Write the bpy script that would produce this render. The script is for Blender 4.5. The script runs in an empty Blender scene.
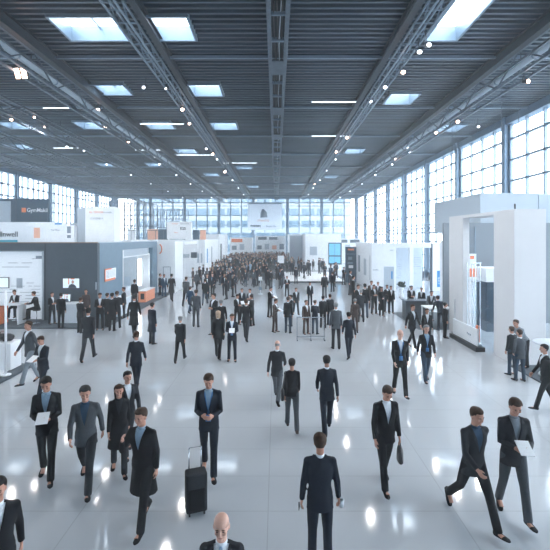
import bpy, bmesh, math, random
from mathutils import Vector, Matrix
R = math.radians
random.seed(11)
SC = bpy.context.scene
COL = SC.collection

# ------------------------------------------------------------------ camera, sky, exposure
F, H, CX, HOR = 420.0, 4.5, 276.0, 238.0          # focal length (px at 550), eye height, vanishing point
cd = bpy.data.cameras.new('camera'); cam = bpy.data.objects.new('camera', cd); COL.objects.link(cam)
cam.location = (0, 0, H); cam.rotation_euler = (R(90), 0, 0)
cd.sensor_width = 36; cd.lens = 36 * F / 550
cd.shift_x = -(CX - 275) / 550; cd.shift_y = -(275 - HOR) / 550
cd.clip_end = 600
SC.camera = cam
W = bpy.data.worlds.new('world'); SC.world = W; W.use_nodes = True
wn = W.node_tree.nodes; wl = W.node_tree.links; wn.clear()
wo = wn.new('ShaderNodeOutputWorld'); wb = wn.new('ShaderNodeBackground')
tc = wn.new('ShaderNodeTexCoord'); sp = wn.new('ShaderNodeSeparateXYZ'); rm = wn.new('ShaderNodeValToRGB')
wl.new(tc.outputs['Generated'], sp.inputs[0]); wl.new(sp.outputs['Z'], rm.inputs[0]); wl.new(rm.outputs[0], wb.inputs[0])
rm.color_ramp.elements[0].position = 0.0; rm.color_ramp.elements[0].color = (.95, .972, 1, 1)
rm.color_ramp.elements[1].position = .7; rm.color_ramp.elements[1].color = (.86, .93, 1, 1)
wb.inputs[1].default_value = 4.2
wl.new(wb.outputs[0], wo.inputs[0])
vs = SC.view_settings; vs.view_transform = 'Standard'; vs.look = 'None'; vs.gamma = 1; vs.exposure = 1.12
SC.cycles.max_bounces = 7; SC.cycles.diffuse_bounces = 4; SC.cycles.transparent_max_bounces = 24
SC.cycles.sample_clamp_indirect = 6
SC.cycles.use_denoising = True

LAMP_W = 215      # each truss spotlight
def G(px, py):
    Y = F * H / (py - HOR); return (px - CX) * Y / F, Y

# ------------------------------------------------------------------ materials
def mat(name, col, rough=.6, metal=0., emit=None, es=1., spec=None, alpha=None):
    m = bpy.data.materials.new(name); m.use_nodes = True
    b = m.node_tree.nodes['Principled BSDF']
    b.inputs['Base Color'].default_value = (*col, 1); b.inputs['Roughness'].default_value = rough
    b.inputs['Metallic'].default_value = metal
    if spec is not None: b.inputs['Specular IOR Level'].default_value = spec
    if emit: b.inputs['Emission Color'].default_value = (*emit, 1); b.inputs['Emission Strength'].default_value = es
    return m
def noisy(m, scale=8., amt=.15, bump=0., stretch=(1, 1, 1)):
    """slight colour variation + bump from noise"""
    nt = m.node_tree; b = nt.nodes['Principled BSDF']; c = b.inputs['Base Color'].default_value[:]
    t = nt.nodes.new('ShaderNodeTexCoord'); mp = nt.nodes.new('ShaderNodeMapping'); mp.inputs['Scale'].default_value = stretch
    n = nt.nodes.new('ShaderNodeTexNoise'); n.inputs['Scale'].default_value = scale; n.inputs['Detail'].default_value = 3
    r = nt.nodes.new('ShaderNodeMapRange'); r.inputs[1].default_value = .3; r.inputs[2].default_value = .7
    r.inputs[3].default_value = 1 - amt; r.inputs[4].default_value = 1 + amt
    mx = nt.nodes.new('ShaderNodeVectorMath'); mx.operation = 'SCALE'; mx.inputs[0].default_value = c[:3]
    nt.links.new(t.outputs['Object'], mp.inputs[0]); nt.links.new(mp.outputs[0], n.inputs[0]); nt.links.new(n.outputs[0], r.inputs[0])
    nt.links.new(r.outputs[0], mx.inputs['Scale']); nt.links.new(mx.outputs[0], b.inputs['Base Color'])
    if bump:
        bp = nt.nodes.new('ShaderNodeBump'); bp.inputs['Strength'].default_value = bump; bp.inputs['Distance'].default_value = .01
        nt.links.new(n.outputs[0], bp.inputs['Height']); nt.links.new(bp.outputs[0], b.inputs['Normal'])
    return m
def fabric(name, col):
    return noisy(mat(name, col, .85, spec=.25), 60, .12, .15)
M = {}
M['steel'] = noisy(mat('painted_steel', (.085, .115, .15), .45, .3), 3, .15)
M['steel_dark'] = mat('dark_steel', (.03, .042, .055), .5, .3)
M['steel_pale'] = mat('pale_steel', (.2, .27, .34), .4, .4)
M['column'] = mat('column_steel', (.14, .22, .31), .45, .2)
M['deck'] = noisy(mat('trapezoid_deck', (.056, .080, .106), .36, .4), 1.2, .22, 0, (.15, 2, 1))
M['white'] = noisy(mat('white_panel', (.82, .86, .90), .5), 2, .03)
M['portal_white'] = noisy(mat('portal_white', (.66, .67, .69), .6), 2, .02)
M['shaded_grey'] = mat('shaded_grey_panel', (.20, .235, .27), .6)  # grey darkened so the colour carries the shade inside the portal
M['white_cool'] = mat('white_gloss_panel', (.64, .71, .78), .35)
M['pale_grey'] = mat('pale_grey_panel', (.42, .49, .56), .5)
M['booth_dark'] = noisy(mat('slate_panel', (.055, .078, .10), .5), 3, .05)
M['booth_blue'] = noisy(mat('blue_grey_panel', (.14, .22, .29), .45), 3, .05)
M['carpet'] = noisy(mat('dark_carpet', (.075, .095, .115), .9), 40, .2, .3)
M['black'] = mat('black_plastic', (.012, .014, .018), .4)
M['counter_grey'] = mat('counter_grey', (.07, .09, .11), .45)
M['orange'] = mat('orange_panel', (.80, .22, .09), .5)
M['orange_soft'] = mat('soft_orange_print', (.80, .45, .33), .6)
M['teal'] = mat('teal_print', (.03, .38, .50), .5)
M['blue'] = mat('blue_print', (.03, .25, .55), .5)
M['ink'] = mat('dark_print', (.05, .075, .10), .6)
M['ink_pale'] = mat('grey_print', (.20, .25, .31), .6)
M['white_ink'] = mat('white_print', (.75, .8, .85), .6)
M['banner_dark'] = mat('petrol_banner', (.045, .085, .125), .6)
M['chrome'] = mat('chrome', (.6, .65, .7), .2, 1)
M['back_lit'] = mat('back_lit_fabric', (.75, .8, .85), .6, emit=(.80, .90, 1), es=.12)
M['tube'] = mat('light_tube', (.9, .9, .9), .4, emit=(.85, .94, 1), es=4)
M['lamp_warm'] = mat('warm_lamp_lens', (.9, .8, .7), .4, emit=(1, .66, .52), es=9)
M['lamp_cool'] = mat('cool_lamp_lens', (.9, .9, .9), .4, emit=(.85, .93, 1), es=2.5)
M['orange_light'] = mat('orange_light_panel', (.62, .27, .18), .5, emit=(1, .38, .2), es=.12)
M['screen'] = mat('screen_white', (.5, .6, .7), .3, emit=(.72, .85, .95), es=.35)
M['screen_blue'] = mat('screen_blue', (.05, .2, .35), .3, emit=(.1, .33, .55), es=.6)
M['wood'] = noisy(mat('brown_edge', (.25, .16, .12), .5), 6, .2)
M['plant'] = noisy(mat('dark_plant', (.03, .06, .05), .6), 20, .3)
M['paper'] = mat('paper', (.8, .84, .88), .6)
M['leather'] = mat('black_leather', (.015, .017, .022), .35)
M['skin'] = noisy(mat('skin', (.46, .24, .175), .5), 10, .06)
M['skin2'] = noisy(mat('skin_pale', (.60, .36, .28), .5), 10, .06)
M['skin3'] = noisy(mat('skin_brown', (.26, .13, .09), .5), 10, .06)
M['hair_dark'] = noisy(mat('hair_dark', (.010, .009, .009), .7, spec=.2), 30, .3, .3)
M['hair_brown'] = noisy(mat('hair_brown', (.040, .022, .014), .7, spec=.2), 30, .3, .3)
M['hair_grey'] = noisy(mat('hair_grey', (.17, .18, .19), .6), 30, .25, .3)
M['hair_blonde'] = noisy(mat('hair_blonde', (.36, .26, .18), .6), 30, .25, .3)
M['eye'] = mat('eye_dark', (.02, .02, .025), .2)
M['lip'] = mat('lip', (.38, .15, .13), .5)
CL = {'navy': (.007, .012, .023), 'black': (.005, .006, .009), 'charcoal': (.018, .021, .027), 'grey': (.06, .07, .083),
      'lightgrey': (.20, .235, .27), 'blue': (.025, .06, .11), 'brown': (.065, .048, .045), 'white': (.68, .74, .80),
      'sky': (.26, .38, .50), 'jeans': (.03, .052, .082), 'beige': (.30, .24, .20), 'tieblue': (.05, .17, .38)}
for k, c in CL.items(): M['c_' + k] = fabric(k + '_cloth', c)

def glass_mat(name, tint, f):
    m = bpy.data.materials.new(name); m.use_nodes = True; nt = m.node_tree; nt.nodes.clear()
    o = nt.nodes.new('ShaderNodeOutputMaterial'); mx = nt.nodes.new('ShaderNodeMixShader')
    t = nt.nodes.new('ShaderNodeBsdfTransparent'); g = nt.nodes.new('ShaderNodeBsdfGlossy')
    t.inputs[0].default_value = (*tint, 1); g.inputs['Roughness'].default_value = .03; g.inputs[0].default_value = (.9, .95, 1, 1)
    mx.inputs[0].default_value = f
    nt.links.new(t.outputs[0], mx.inputs[1]); nt.links.new(g.outputs[0], mx.inputs[2]); nt.links.new(mx.outputs[0], o.inputs[0])
    return m
def cloth_banner():
    m = mat('translucent_banner', (.85, .88, .92), .7); nt = m.node_tree; b = nt.nodes['Principled BSDF']
    t = nt.nodes.new('ShaderNodeBsdfTranslucent'); t.inputs[0].default_value = (.9, .93, .97, 1); mx = nt.nodes.new('ShaderNodeMixShader'); mx.inputs[0].default_value = .5
    o = nt.nodes['Material Output']; nt.links.new(b.outputs[0], mx.inputs[1]); nt.links.new(t.outputs[0], mx.inputs[2]); nt.links.new(mx.outputs[0], o.inputs['Surface'])
    return m
M['banner_cloth'] = cloth_banner()
M['glass'] = glass_mat('window_glass', (.93, .97, 1), .05)
M['booth_glass'] = glass_mat('booth_glass', (.95, .98, 1), .05)

# polished floor slabs
fm = mat('polished_floor', (.40, .44, .48), .24); M['floor'] = fm
nt = fm.node_tree; b = nt.nodes['Principled BSDF']; L = nt.links.new
geo = nt.nodes.new('ShaderNodeNewGeometry'); sx = nt.nodes.new('ShaderNodeSeparateXYZ'); L(geo.outputs['Position'], sx.inputs[0])
def math_n(op, a, bb=None, c=None):
    n = nt.nodes.new('ShaderNodeMath'); n.operation = op
    for i, v in enumerate((a, bb, c)):
        if v is None: continue
        if isinstance(v, (int, float)): n.inputs[i].default_value = v
        else: L(v, n.inputs[i])
    return n.outputs[0]
def joint(axis, off, per, wd):
    t = math_n('MULTIPLY', math_n('ADD', axis, off), 1 / per)
    fr = math_n('FRACT', t); d = math_n('ABSOLUTE', math_n('SUBTRACT', fr, .5))
    return math_n('GREATER_THAN', d, .5 - wd / per)
jx = joint(sx.outputs[0], .13 + 308, 3.08, .008); jy = joint(sx.outputs[1], -6.92 + 306, 1.02, .008)
jj = math_n('MAXIMUM', jx, jy)
nz = nt.nodes.new('ShaderNodeTexNoise'); nz.inputs['Scale'].default_value = .35; nz.inputs['Detail'].default_value = 4; L(geo.outputs['Position'], nz.inputs[0])
br = math_n('ADD', math_n('MULTIPLY', nz.outputs[0], .16), .92)
br = math_n('MULTIPLY', br, math_n('SUBTRACT', 1, math_n('MULTIPLY', jj, .2)))
vm = nt.nodes.new('ShaderNodeVectorMath'); vm.operation = 'SCALE'; vm.inputs[0].default_value = (.475, .515, .555)
L(br, vm.inputs['Scale']); L(vm.outputs[0], b.inputs['Base Color'])
n2 = nt.nodes.new('ShaderNodeTexNoise'); n2.inputs['Scale'].default_value = 1.3; n2.inputs['Detail'].default_value = 5; L(geo.outputs['Position'], n2.inputs[0])
L(math_n('ADD', math_n('MULTIPLY', n2.outputs[0], .07), .035), b.inputs['Roughness'])
b.inputs['Specular IOR Level'].default_value = .9

# ------------------------------------------------------------------ mesh helpers
class MB:
    def __init__(s): s.v = []; s.f = []; s.m = []; s.cur = 0
    def add(s, vs_, fs_):
        n = len(s.v); s.v += [tuple(p) for p in vs_]; s.f += [tuple(i + n for i in f) for f in fs_]; s.m += [s.cur] * len(fs_); return s
    def box(s, x0, x1, y0, y1, z0, z1):
        v = [(x, y, z) for x in (x0, x1) for y in (y0, y1) for z in (z0, z1)]
        return s.add(v, [(0, 1, 3, 2), (4, 6, 7, 5), (0, 4, 5, 1), (2, 3, 7, 6), (0, 2, 6, 4), (1, 5, 7, 3)])
    def bar(s, a, b_, w, h=None):
        h = h or w; a = Vector(a); b_ = Vector(b_); d = (b_ - a).normalized()
        u = Vector((0, 0, 1)) if abs(d.z) < .95 else Vector((1, 0, 0)); sd_ = d.cross(u).normalized(); up = sd_.cross(d)
        v = []
        for p in (a, b_):
            for i, j in ((-1, -1), (1, -1), (1, 1), (-1, 1)): v.append(p + sd_ * w / 2 * i + up * h / 2 * j)
        return s.add(v, [(0, 3, 2, 1), (4, 5, 6, 7), (0, 1, 5, 4), (1, 2, 6, 5), (2, 3, 7, 6), (3, 0, 4, 7)])
    def loft(s, rings, n=16, ref=None):
        """rings: (center, rx, ry) or (center, rx, ry, sidevec); sections run perpendicular to the path"""
        k = len(rings); vs2 = []
        C_ = [Vector(r[0]) for r in rings]
        for i, r in enumerate(rings):
            t = (C_[min(i + 1, k - 1)] - C_[max(i - 1, 0)])
            t = t.normalized() if t.length > 1e-9 else Vector((0, 0, 1))
            side = Vector(r[3]) if len(r) > 3 else Vector(ref or (1, 0, 0))
            side = side - t * side.dot(t)
            if side.length < 1e-4: side = t.orthogonal()
            side.normalize(); dep = t.cross(side)
            for a in range(n):
                an = 2 * math.pi * a / n
                vs2.append(C_[i] + side * math.cos(an) * r[1] + dep * math.sin(an) * r[2])
        fs2 = []
        for i in range(k - 1):
            for a in range(n):
                fs2.append((i * n + a, i * n + (a + 1) % n, (i + 1) * n + (a + 1) % n, (i + 1) * n + a))
        fs2.append(tuple(range(n))[::-1]); fs2.append(tuple((k - 1) * n + a for a in range(n)))
        return s.add(vs2, fs2)
    def tube(s, pts, r, n=8):
        return s.loft([(p, r, r) for p in pts], n)
    def cyl(s, c, r, z0, z1, n=20, r2=None):
        r2 = r if r2 is None else r2
        return s.loft([((c[0], c[1], z0), r, r), ((c[0], c[1], z1), r2, r2)], n)
    def lathe(s, c, prof, n=20):
        return s.loft([((c[0], c[1], c[2] + z), max(r, .001), max(r, .001)) for r, z in prof], n)
    def ell(s, c, rx, ry, rz, n=12, m=8):
        c = Vector(c); vs2 = []; fs2 = []
        for i in range(1, m):
            p = math.pi * i / m
            for a in range(n):
                t = 2 * math.pi * a / n
                vs2.append(c + Vector((rx * math.sin(p) * math.cos(t), ry * math.sin(p) * math.sin(t), rz * math.cos(p))))
        vs2 += [c + Vector((0, 0, rz)), c - Vector((0, 0, rz))]; T = len(vs2) - 2
        for i in range(m - 2):
            for a in range(n): fs2.append((i * n + a, (i + 1) * n + a, (i + 1) * n + (a + 1) % n, i * n + (a + 1) % n))
        for a in range(n):
            fs2.append((T, a, (a + 1) % n)); fs2.append((T + 1, (m - 2) * n + (a + 1) % n, (m - 2) * n + a))
        return s.add(vs2, fs2)
    def mesh(s, name, mats, smooth=False):
        me = bpy.data.meshes.new(name); me.from_pydata(s.v, [], s.f); me.update()
        for m_ in (mats if isinstance(mats, (list, tuple)) else [mats]): me.materials.append(M[m_] if isinstance(m_, str) else m_)
        if any(s.m): me.polygons.foreach_set('material_index', s.m)
        if smooth: me.shade_smooth()
        return me
    def build(s, name, mats, parent=None, smooth=False, bevel=0, kind=None, loc=None):
        o = bpy.data.objects.new(name, s.mesh(name, mats, smooth)); COL.objects.link(o)
        if parent: o.parent = parent
        if loc: o.location = loc
        if bevel:
            bv = o.modifiers.new('bevel', 'BEVEL'); bv.width = bevel; bv.segments = 2; bv.limit_method = 'ANGLE'
        if kind: o['kind'] = kind
        return o
def tag(o, label, cat, group=None, kind=None):
    o['label'] = label; o['category'] = cat
    if group: o['group'] = group
    if kind: o['kind'] = kind
    return o
def thing(name, label, cat, loc=(0, 0, 0), rz=0, group=None, kind=None):
    o = bpy.data.objects.new(name, None); COL.objects.link(o); o.location = loc; o.rotation_euler = (0, 0, rz)
    o.empty_display_size = .1
    return tag(o, label, cat, group, kind)
def struct(o): o['kind'] = 'structure'; return o
def B(x0, x1, y0, y1, z0, z1): return MB().box(x0, x1, y0, y1, z0, z1)
def copy_tree(o, parent=None):
    c = o.copy(); COL.objects.link(c); c.parent = parent
    for ch in list(o.children): copy_tree(ch, c)
    return c
DG = None
def text_obj(name, txt, size, matn, parent, loc, rot, ext=.004, bold=0., align='LEFT', sx_=1.):
    cu = bpy.data.curves.new(name, 'FONT'); cu.body = txt; cu.size = size; cu.extrude = ext; cu.offset = bold; cu.align_x = align
    t = bpy.data.objects.new('tmp_' + name, cu); COL.objects.link(t)
    bpy.context.view_layer.update()
    me = bpy.data.meshes.new_from_object(t.evaluated_get(bpy.context.evaluated_depsgraph_get()))
    bpy.data.objects.remove(t); me.name = name
    me.materials.clear(); me.materials.append(M[matn])
    o = bpy.data.objects.new(name, me); COL.objects.link(o); o.location = loc; o.rotation_euler = rot; o.scale = (sx_, 1, 1)
    if parent: o.parent = parent
    return o
FC = (R(90), 0, 0)            # text facing the camera side (-Y)
FL = (R(90), 0, R(-90))       # on a wall facing -X
FR = (R(90), 0, R(90))        # on a wall facing +X
# ------------------------------------------------------------------ the hall
XL, XR, YB, YF, ZC = -35.0, 17.5, -12.0, 92.0, 13.5
struct(B(XL - .3, XR + .3, YB - .3, YF + .3, -.3, 0).build('floor', 'floor'))
og = MB().box(-260, 260, -120, 330, -.5, -.32).build('trim_1', mat('outside_ground', (.35, .38, .40), .9)); struct(og)

# ceiling: trapezoid deck with real ribs, open at the skylights
SKY = [(-9.2, -6.6, 16.9, 18.9), (-5.35, -3.6, 16.9, 18.9), (6.7, 8.1, 13.6, 18.9), (-11.1, -8.9, 24.4, 26.1), (-5.1, -3.3, 24.4, 26.3),
       (-5.1, -3.1, 32.4, 34.4), (-10.2, -8.2, 32.2, 34.2), (7.1, 8.9, 25.9, 27.9), (7.1, 8.9, 42.0, 44.0), (-15.6, -13.6, 32.2, 34.2),
       (-10.2, -8.2, 42, 44), (-21.5, -19.5, 32.2, 34.2), (-21.5, -19.5, 50, 52), (-26, -24, 40, 42), (13.0, 15, 33, 35), (-10, -8, 58, 60), (-15.6, -13.6, 50, 52), (7, 9, 60, 62), (-5, -3, 52, 54), (2.5, 4.5, 68, 70), (-5, -3, 72, 74)]
xs = sorted({XL, XR, *[s[0] for s in SKY], *[s[1] for s in SKY]})
per = .40
prof = []; y = YB
while y < YF:
    prof += [(y, 0), (y + .13, 0), (y + .17, .19), (y + .36, .19)]; y += per
prof.append((YF, 0))
# snap skylight edges into the profile test
mb = MB()
for i in range(len(xs) - 1):
    xa, xb = xs[i], xs[i + 1]; xm = (xa + xb) / 2
    ok = [s for s in SKY if s[0] < xm < s[1]]
    prev = None
    for (ya, za), (yb, zb) in zip(prof, prof[1:]):
        ym = (ya + yb) / 2
        if any(s[2] < ym < s[3] for s in ok): prev = None; continue
        n = len(mb.v)
        mb.v += [(xa, ya, ZC + za), (xb, ya, ZC + za), (xb, yb, ZC + zb), (xa, yb, ZC + zb)]
        mb.f.append((n, n + 3, n + 2, n + 1)); mb.m.append(0)
ceil = mb.build('ceiling', 'deck'); struct(ceil)
# roof build-up above the deck keeps daylight out except at the skylights
mb = MB()
for i in range(len(xs) - 1):
    xa, xb = xs[i], xs[i + 1]; xm = (xa + xb) / 2; y0 = YB
    for s in sorted([s for s in SKY if s[0] < xm < s[1]], key=lambda q: q[2]):
        mb.box(xa, xb, y0, s[2] - .02, ZC + .205, ZC + .5); y0 = s[3] + .02
    mb.box(xa, xb, y0, YF, ZC + .205, ZC + .5)
struct(mb.build('trim_2', 'steel'))
for k, s in enumerate(SKY):
    x0, x1, y0, y1 = s
    w = MB()
    t_ = .07
    for a in ((x0 - t_, x0 + .03, y0 - t_, y1 + t_), (x1 - .03, x1 + t_, y0 - t_, y1 + t_), (x0, x1, y0 - t_, y0 + .03), (x0, x1, y1 - .03, y1 + t_)):
        w.box(*a, ZC - .14, ZC + .52)
    nb = max(1, round((x1 - x0) / 1.3))
    for j in range(1, nb): xx = x0 + (x1 - x0) * j / nb; w.box(xx - .035, xx + .035, y0, y1, ZC + .40, ZC + .5)
    wo_ = struct(w.build('window_%d' % (k + 60), 'steel_pale'))
    B(x0 - .01, x1 + .01, y0 - .01, y1 + .01, ZC + .44, ZC + .46).build('pane', 'glass', wo_)

# cross seams of the deck every 8 m
for k, yy in enumerate([12.7, 20.7, 28.7, 36.7, 44.7, 52.7, 60.7, 68.7, 76.7, 84.7]):
    struct(B(XL, XR, yy - .07, yy + .07, ZC - .16, ZC - .02).build('trim_%d' % (k + 10), 'steel_pale'))

# glazed walls --------------------------------------------------------------
def glazed(name, p0, p1, z0, z1, nx, zs, wd=.07, heavy=None):
    """one window bay between two columns"""
    p0 = Vector(p0); p1 = Vector(p1); d = p1 - p0; m_ = MB()
    for i in range(nx + 1):
        q = p0 + d * i / nx; m_.bar((q.x, q.y, z0), (q.x, q.y, z1), wd, wd * 1.6)
    for z in zs: m_.bar((p0.x, p0.y, z), (p1.x, p1.y, z), wd * 1.6, wd)
    o = struct(m_.build(name, 'steel_pale'))
    nrm = Vector((-d.y, d.x, 0)).normalized() * .012
    g = MB(); a, b_, c_, e_ = p0 - nrm, p1 - nrm, p1 + nrm, p0 + nrm
    v = [(q.x, q.y, z) for z in (z0, z1) for q in (a, b_, c_, e_)]
    g.add(v, [(0, 3, 2, 1), (4, 5, 6, 7), (0, 1, 5, 4), (1, 2, 6, 5), (2, 3, 7, 6), (3, 0, 4, 7)])
    g.build('pane', 'glass', o)
    return o
wi = 1
colsR = [23.1 + 8.32 * k for k in range(-4, 9)]
zs = [1.0, 2.55, 4.1, 5.65, 7.2, 8.75, 10.3, 11.85, 13.35]
yprev = YB
for yc in colsR + [YF]:
    y0, y1 = yprev, min(yc, YF)
    if y1 - y0 > .5:
        glazed('window_%d' % wi, (XR, y0 + .2, 0), (XR, y1 - .2, 0), .6, 13.45, 4, zs, .13); wi += 1
    yprev = yc
zsL = [1.0, 2.5, 4.0, 5.5, 7.0, 8.5, 10.0, 11.5, 13.35]
yprev = YB
for yc in colsR + [YF]:
    y0, y1 = yprev, min(yc, YF)
    if y1 - y0 > .5:
        glazed('window_%d' % wi, (XL, y0 + .2, 0), (XL, y1 - .2, 0), .6, 13.45, 6, zsL, .17); wi += 1
    yprev = yc
nfar = 7; stp = (XR - XL) / nfar
for k in range(nfar):
    glazed('window_%d' % wi, (XL + stp * k + .2, YF, 0), (XL + stp * (k + 1) - .2, YF, 0), .6, 13.45, 3, [1, 3.1, 5.2, 7.3, 9.4, 11.5, 13.3], .15); wi += 1
struct(B(XL - .3, XR + .3, YB - .3, YB, 0, ZC + .5).build('wall_back', 'pale_grey'))
for nm, x0, x1 in (('baseboard_right', XR - .15, XR + .15), ('baseboard_left', XL - .15, XL + .15)):
    struct(B(x0, x1, YB, YF, 0, .6).build(nm, 'steel'))
struct(B(XL, XR, YF - .15, YF + .15, 0, .6).build('baseboard_far', 'steel'))
k = 30
for yc in colsR:
    if yc > YF - 1: continue
    for X in (XR - .28, XL + .28):
        c = MB(); c.box(X - .2, X + .2, yc - .04, yc + .04, 0, ZC); c.box(X - .22, X - .14, yc - .2, yc + .2, 0, ZC); c.box(X + .14, X + .22, yc - .2, yc + .2, 0, ZC)
        struct(c.build('trim_%d' % k, 'column')); k += 1
for kk in range(1, nfar):
    X = XL + stp * kk
    c = MB(); c.box(X - .12, X + .12, YF - .3, YF - .05, 0, ZC); struct(c.build('trim_%d' % k, 'column')); k += 1
for X in (XR, XL):
    struct(B(X - .35, X + .35, YB, YF, ZC - .55, ZC).build('trim_%d' % k, 'column')); k += 1
struct(B(XL, XR, YF - .3, YF, ZC - .45, ZC).build('trim_%d' % k, 'column')); k += 1
# maintenance rail along the right window wall
for z, r in ((5.0, .09), (5.9, .05)):
    struct(B(XR - .9, XR - .9 + r * 2, 20, YF - 1, z, z + r * 2).build('trim_%d' % k, 'steel_pale')); k += 1

# roof trusses ------------------------------------------------------------------
def truss(name, label, xa, za, xb, zb, step, y0=8., y1=91., th=.07, mt='steel', group='roof trusses along the hall'):
    t = thing(name, label, 'roof truss', ((xa + xb) / 2, y0, za), 0, group)
    ox, oz = (xa + xb) / 2, za
    def q(x, y, z): return (x - ox, y - y0, z - oz)
    for (x, z) in ((xa, zb), (xa, za), (xb, za), (xb, zb)):
        MB().bar(q(x, y0, z), q(x, y1, z), th).build('chord', mt, t)
    m_ = MB(); y = y0; f = 0
    while y + step <= y1 + .01:
        for x in (xa, xb):
            m_.bar(q(x, y, za if f else zb), q(x, y + step, zb if f else za), th * .55)
        pass
        m_.bar(q(xa, y, za), q(xb, y, za), th * .5); m_.bar(q(xa, y, zb), q(xb, y, zb), th * .5)
        y += step; f = 1 - f
    m_.build('lattice', mt, t)
    y = y0 + 4
    while y < y1:
        MB().bar(q(xa, y, zb), q(xa, y, ZC + .01), .03).bar(q(xb, y, zb), q(xb, y, ZC + .01), .03).bar(q(xa, y, zb + .06), q(xb, y, zb + .06), .03).build('hanger', 'steel_dark', t)
        y += 8.33
    return t
truss('lattice_truss', 'slim lattice truss under the ceiling, first to the left of the middle cable girder', -6.1, 12.75, -5.62, 13.2, .9, group=None, mt='steel_pale')
truss('lattice_truss', 'slim lattice truss under the ceiling, first to the right of the middle cable girder', 5.62, 12.75, 6.1, 13.2, .9, group=None, mt='steel_pale')
truss('lattice_truss', 'deep lattice truss under the ceiling, second to the left of the middle cable girder', -11.85, 12.05, -11.2, 13.1, 1.9, th=.11, group=None)
truss('lattice_truss', 'deep lattice truss under the ceiling, second to the right, nearest the tall right windows', 11.2, 12.05, 11.85, 13.1, 1.9, th=.11, group=None)
truss('lattice_truss', 'deep lattice truss under the ceiling, third to the left of the middle cable girder', -17.2, 12.2, -16.6, 13.1, 1.9, y0=20, th=.11, group=None)
truss('lattice_truss', 'deep lattice truss far left under the ceiling, fourth left of the cable girder', -22.8, 12.2, -22.2, 13.1, 1.9, y0=28, th=.11, group=None)
truss('lattice_truss', 'deep lattice truss at the far left edge, above the left window wall', -28.6, 12.2, -28, 13.1, 1.9, y0=38, th=.11, group=None)
# dark I-beams beside the trusses
def beam(label, x, w, z0, z1, y0=8.):
    t = thing('roof_beam', label, 'beam', (x, y0, z0))
    B(-w / 2, w / 2, 0, 91.5 - y0, 0, .05).build('bottom_flange', 'steel_dark', t)
    B(-w / 2, w / 2, 0, 91.5 - y0, z1 - z0 - .05, z1 - z0).build('top_flange', 'steel_dark', t)
    B(-.03, .03, 0, 91.5 - y0, .05, z1 - z0 - .05).build('web', 'steel_dark', t)
beam('dark steel beam under the deck just inside the left slim truss', -5.25, .3, 13.1, 13.49)
beam('dark steel beam under the deck just inside the right slim truss', 5.25, .3, 13.1, 13.49)
beam('dark steel beam under the deck beside the second truss on the left', -10.85, .3, 12.95, 13.49)
beam('dark steel beam under the deck beside the second truss on the right', 10.85, .3, 12.95, 13.49)
# bright ventilation duct inside the outer trusses
for sgn, lb in ((-1, 'pale ventilation duct hung inside the second truss on the left'), (1, 'pale ventilation duct hung inside the second truss on the right')):
    d = thing('air_duct', lb, 'duct', (sgn * 11.5, 8, 12.6))
    MB().tube([(0, 0, 0), (0, 83, 0)], .13, 12).build('pipe', 'pale_grey', d, True)
    c = MB(); y = 1.
    while y < 82: c.cyl((0, 0), 0, 0, 0) if False else c.tube([(0, y, 0), (0, y + .08, 0)], .16, 12); y += 3.2
    c.build('collar', 'steel_pale', d)

# middle girder: two rails with plates and cables between
g = thing('cable_girder', 'middle girder of two steel rails with plates and cables between them', 'girder', (.08, 8, 12.9))
for x in (-.36, .36):
    MB().box(x - .085, x + .085, 0, 83.5, 0, .28).build('rail', 'steel', g)
    MB().box(x - .02, x + .02, 0, 83.5, .28, .58).build('web', 'steel_dark', g)
for i, y in enumerate([5.0, 12.1, 19.2, 26.3, 33.4, 40.5, 47.6, 54.7, 61.8, 68.9, 76]):
    MB().box(-.275, .275, y + 7, y + 8.7, .02, .06).build('plate', 'steel', g)
    MB().box(-.275, .275, y + 5, y + 5.15, .05, .2).build('cross_piece', 'steel_pale', g)
    MB().box(-.275, .275, y + 2.9, y + 3.0, .05, .2).build('cross_piece', 'steel_pale', g)
rr = random.Random(3)
for x in (-.15, -.04, .08, .17):
    MB().tube([(x + .03 * math.sin(y * .9 + x * 20), y, .16 + .05 * math.sin(y * 1.7 + x * 9)) for y in [j * 1.2 for j in range(69)]], .022, 5).build('cable', 'black' if x != .08 else 'pale_grey', g)
MB().box(-.27, .27, 0, 83.5, .45, .5).build('cover', 'steel_dark', g)

# hanging cross pipes near the far end
for i, (y, z) in enumerate([(60, 12.3), (74, 12.0), (86, 11.7)]):
    o = thing('ceiling_pipe', ['horizontal pipe under the far ceiling, nearest of three', 'horizontal pipe under the far ceiling, middle of three', 'horizontal pipe under the far ceiling just before the end windows'][i], 'pipe', (0, y, z))
    MB().tube([(XL + .6, 0, 0), (XR - .6, 0, 0)], .09, 8).build('pipe', 'steel', o)
    for x in (-30, -20, -8, 3, 14): MB().bar((x, 0, 0), (x, 0, ZC - z), .04).build('hanger', 'steel_dark', o)

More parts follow.
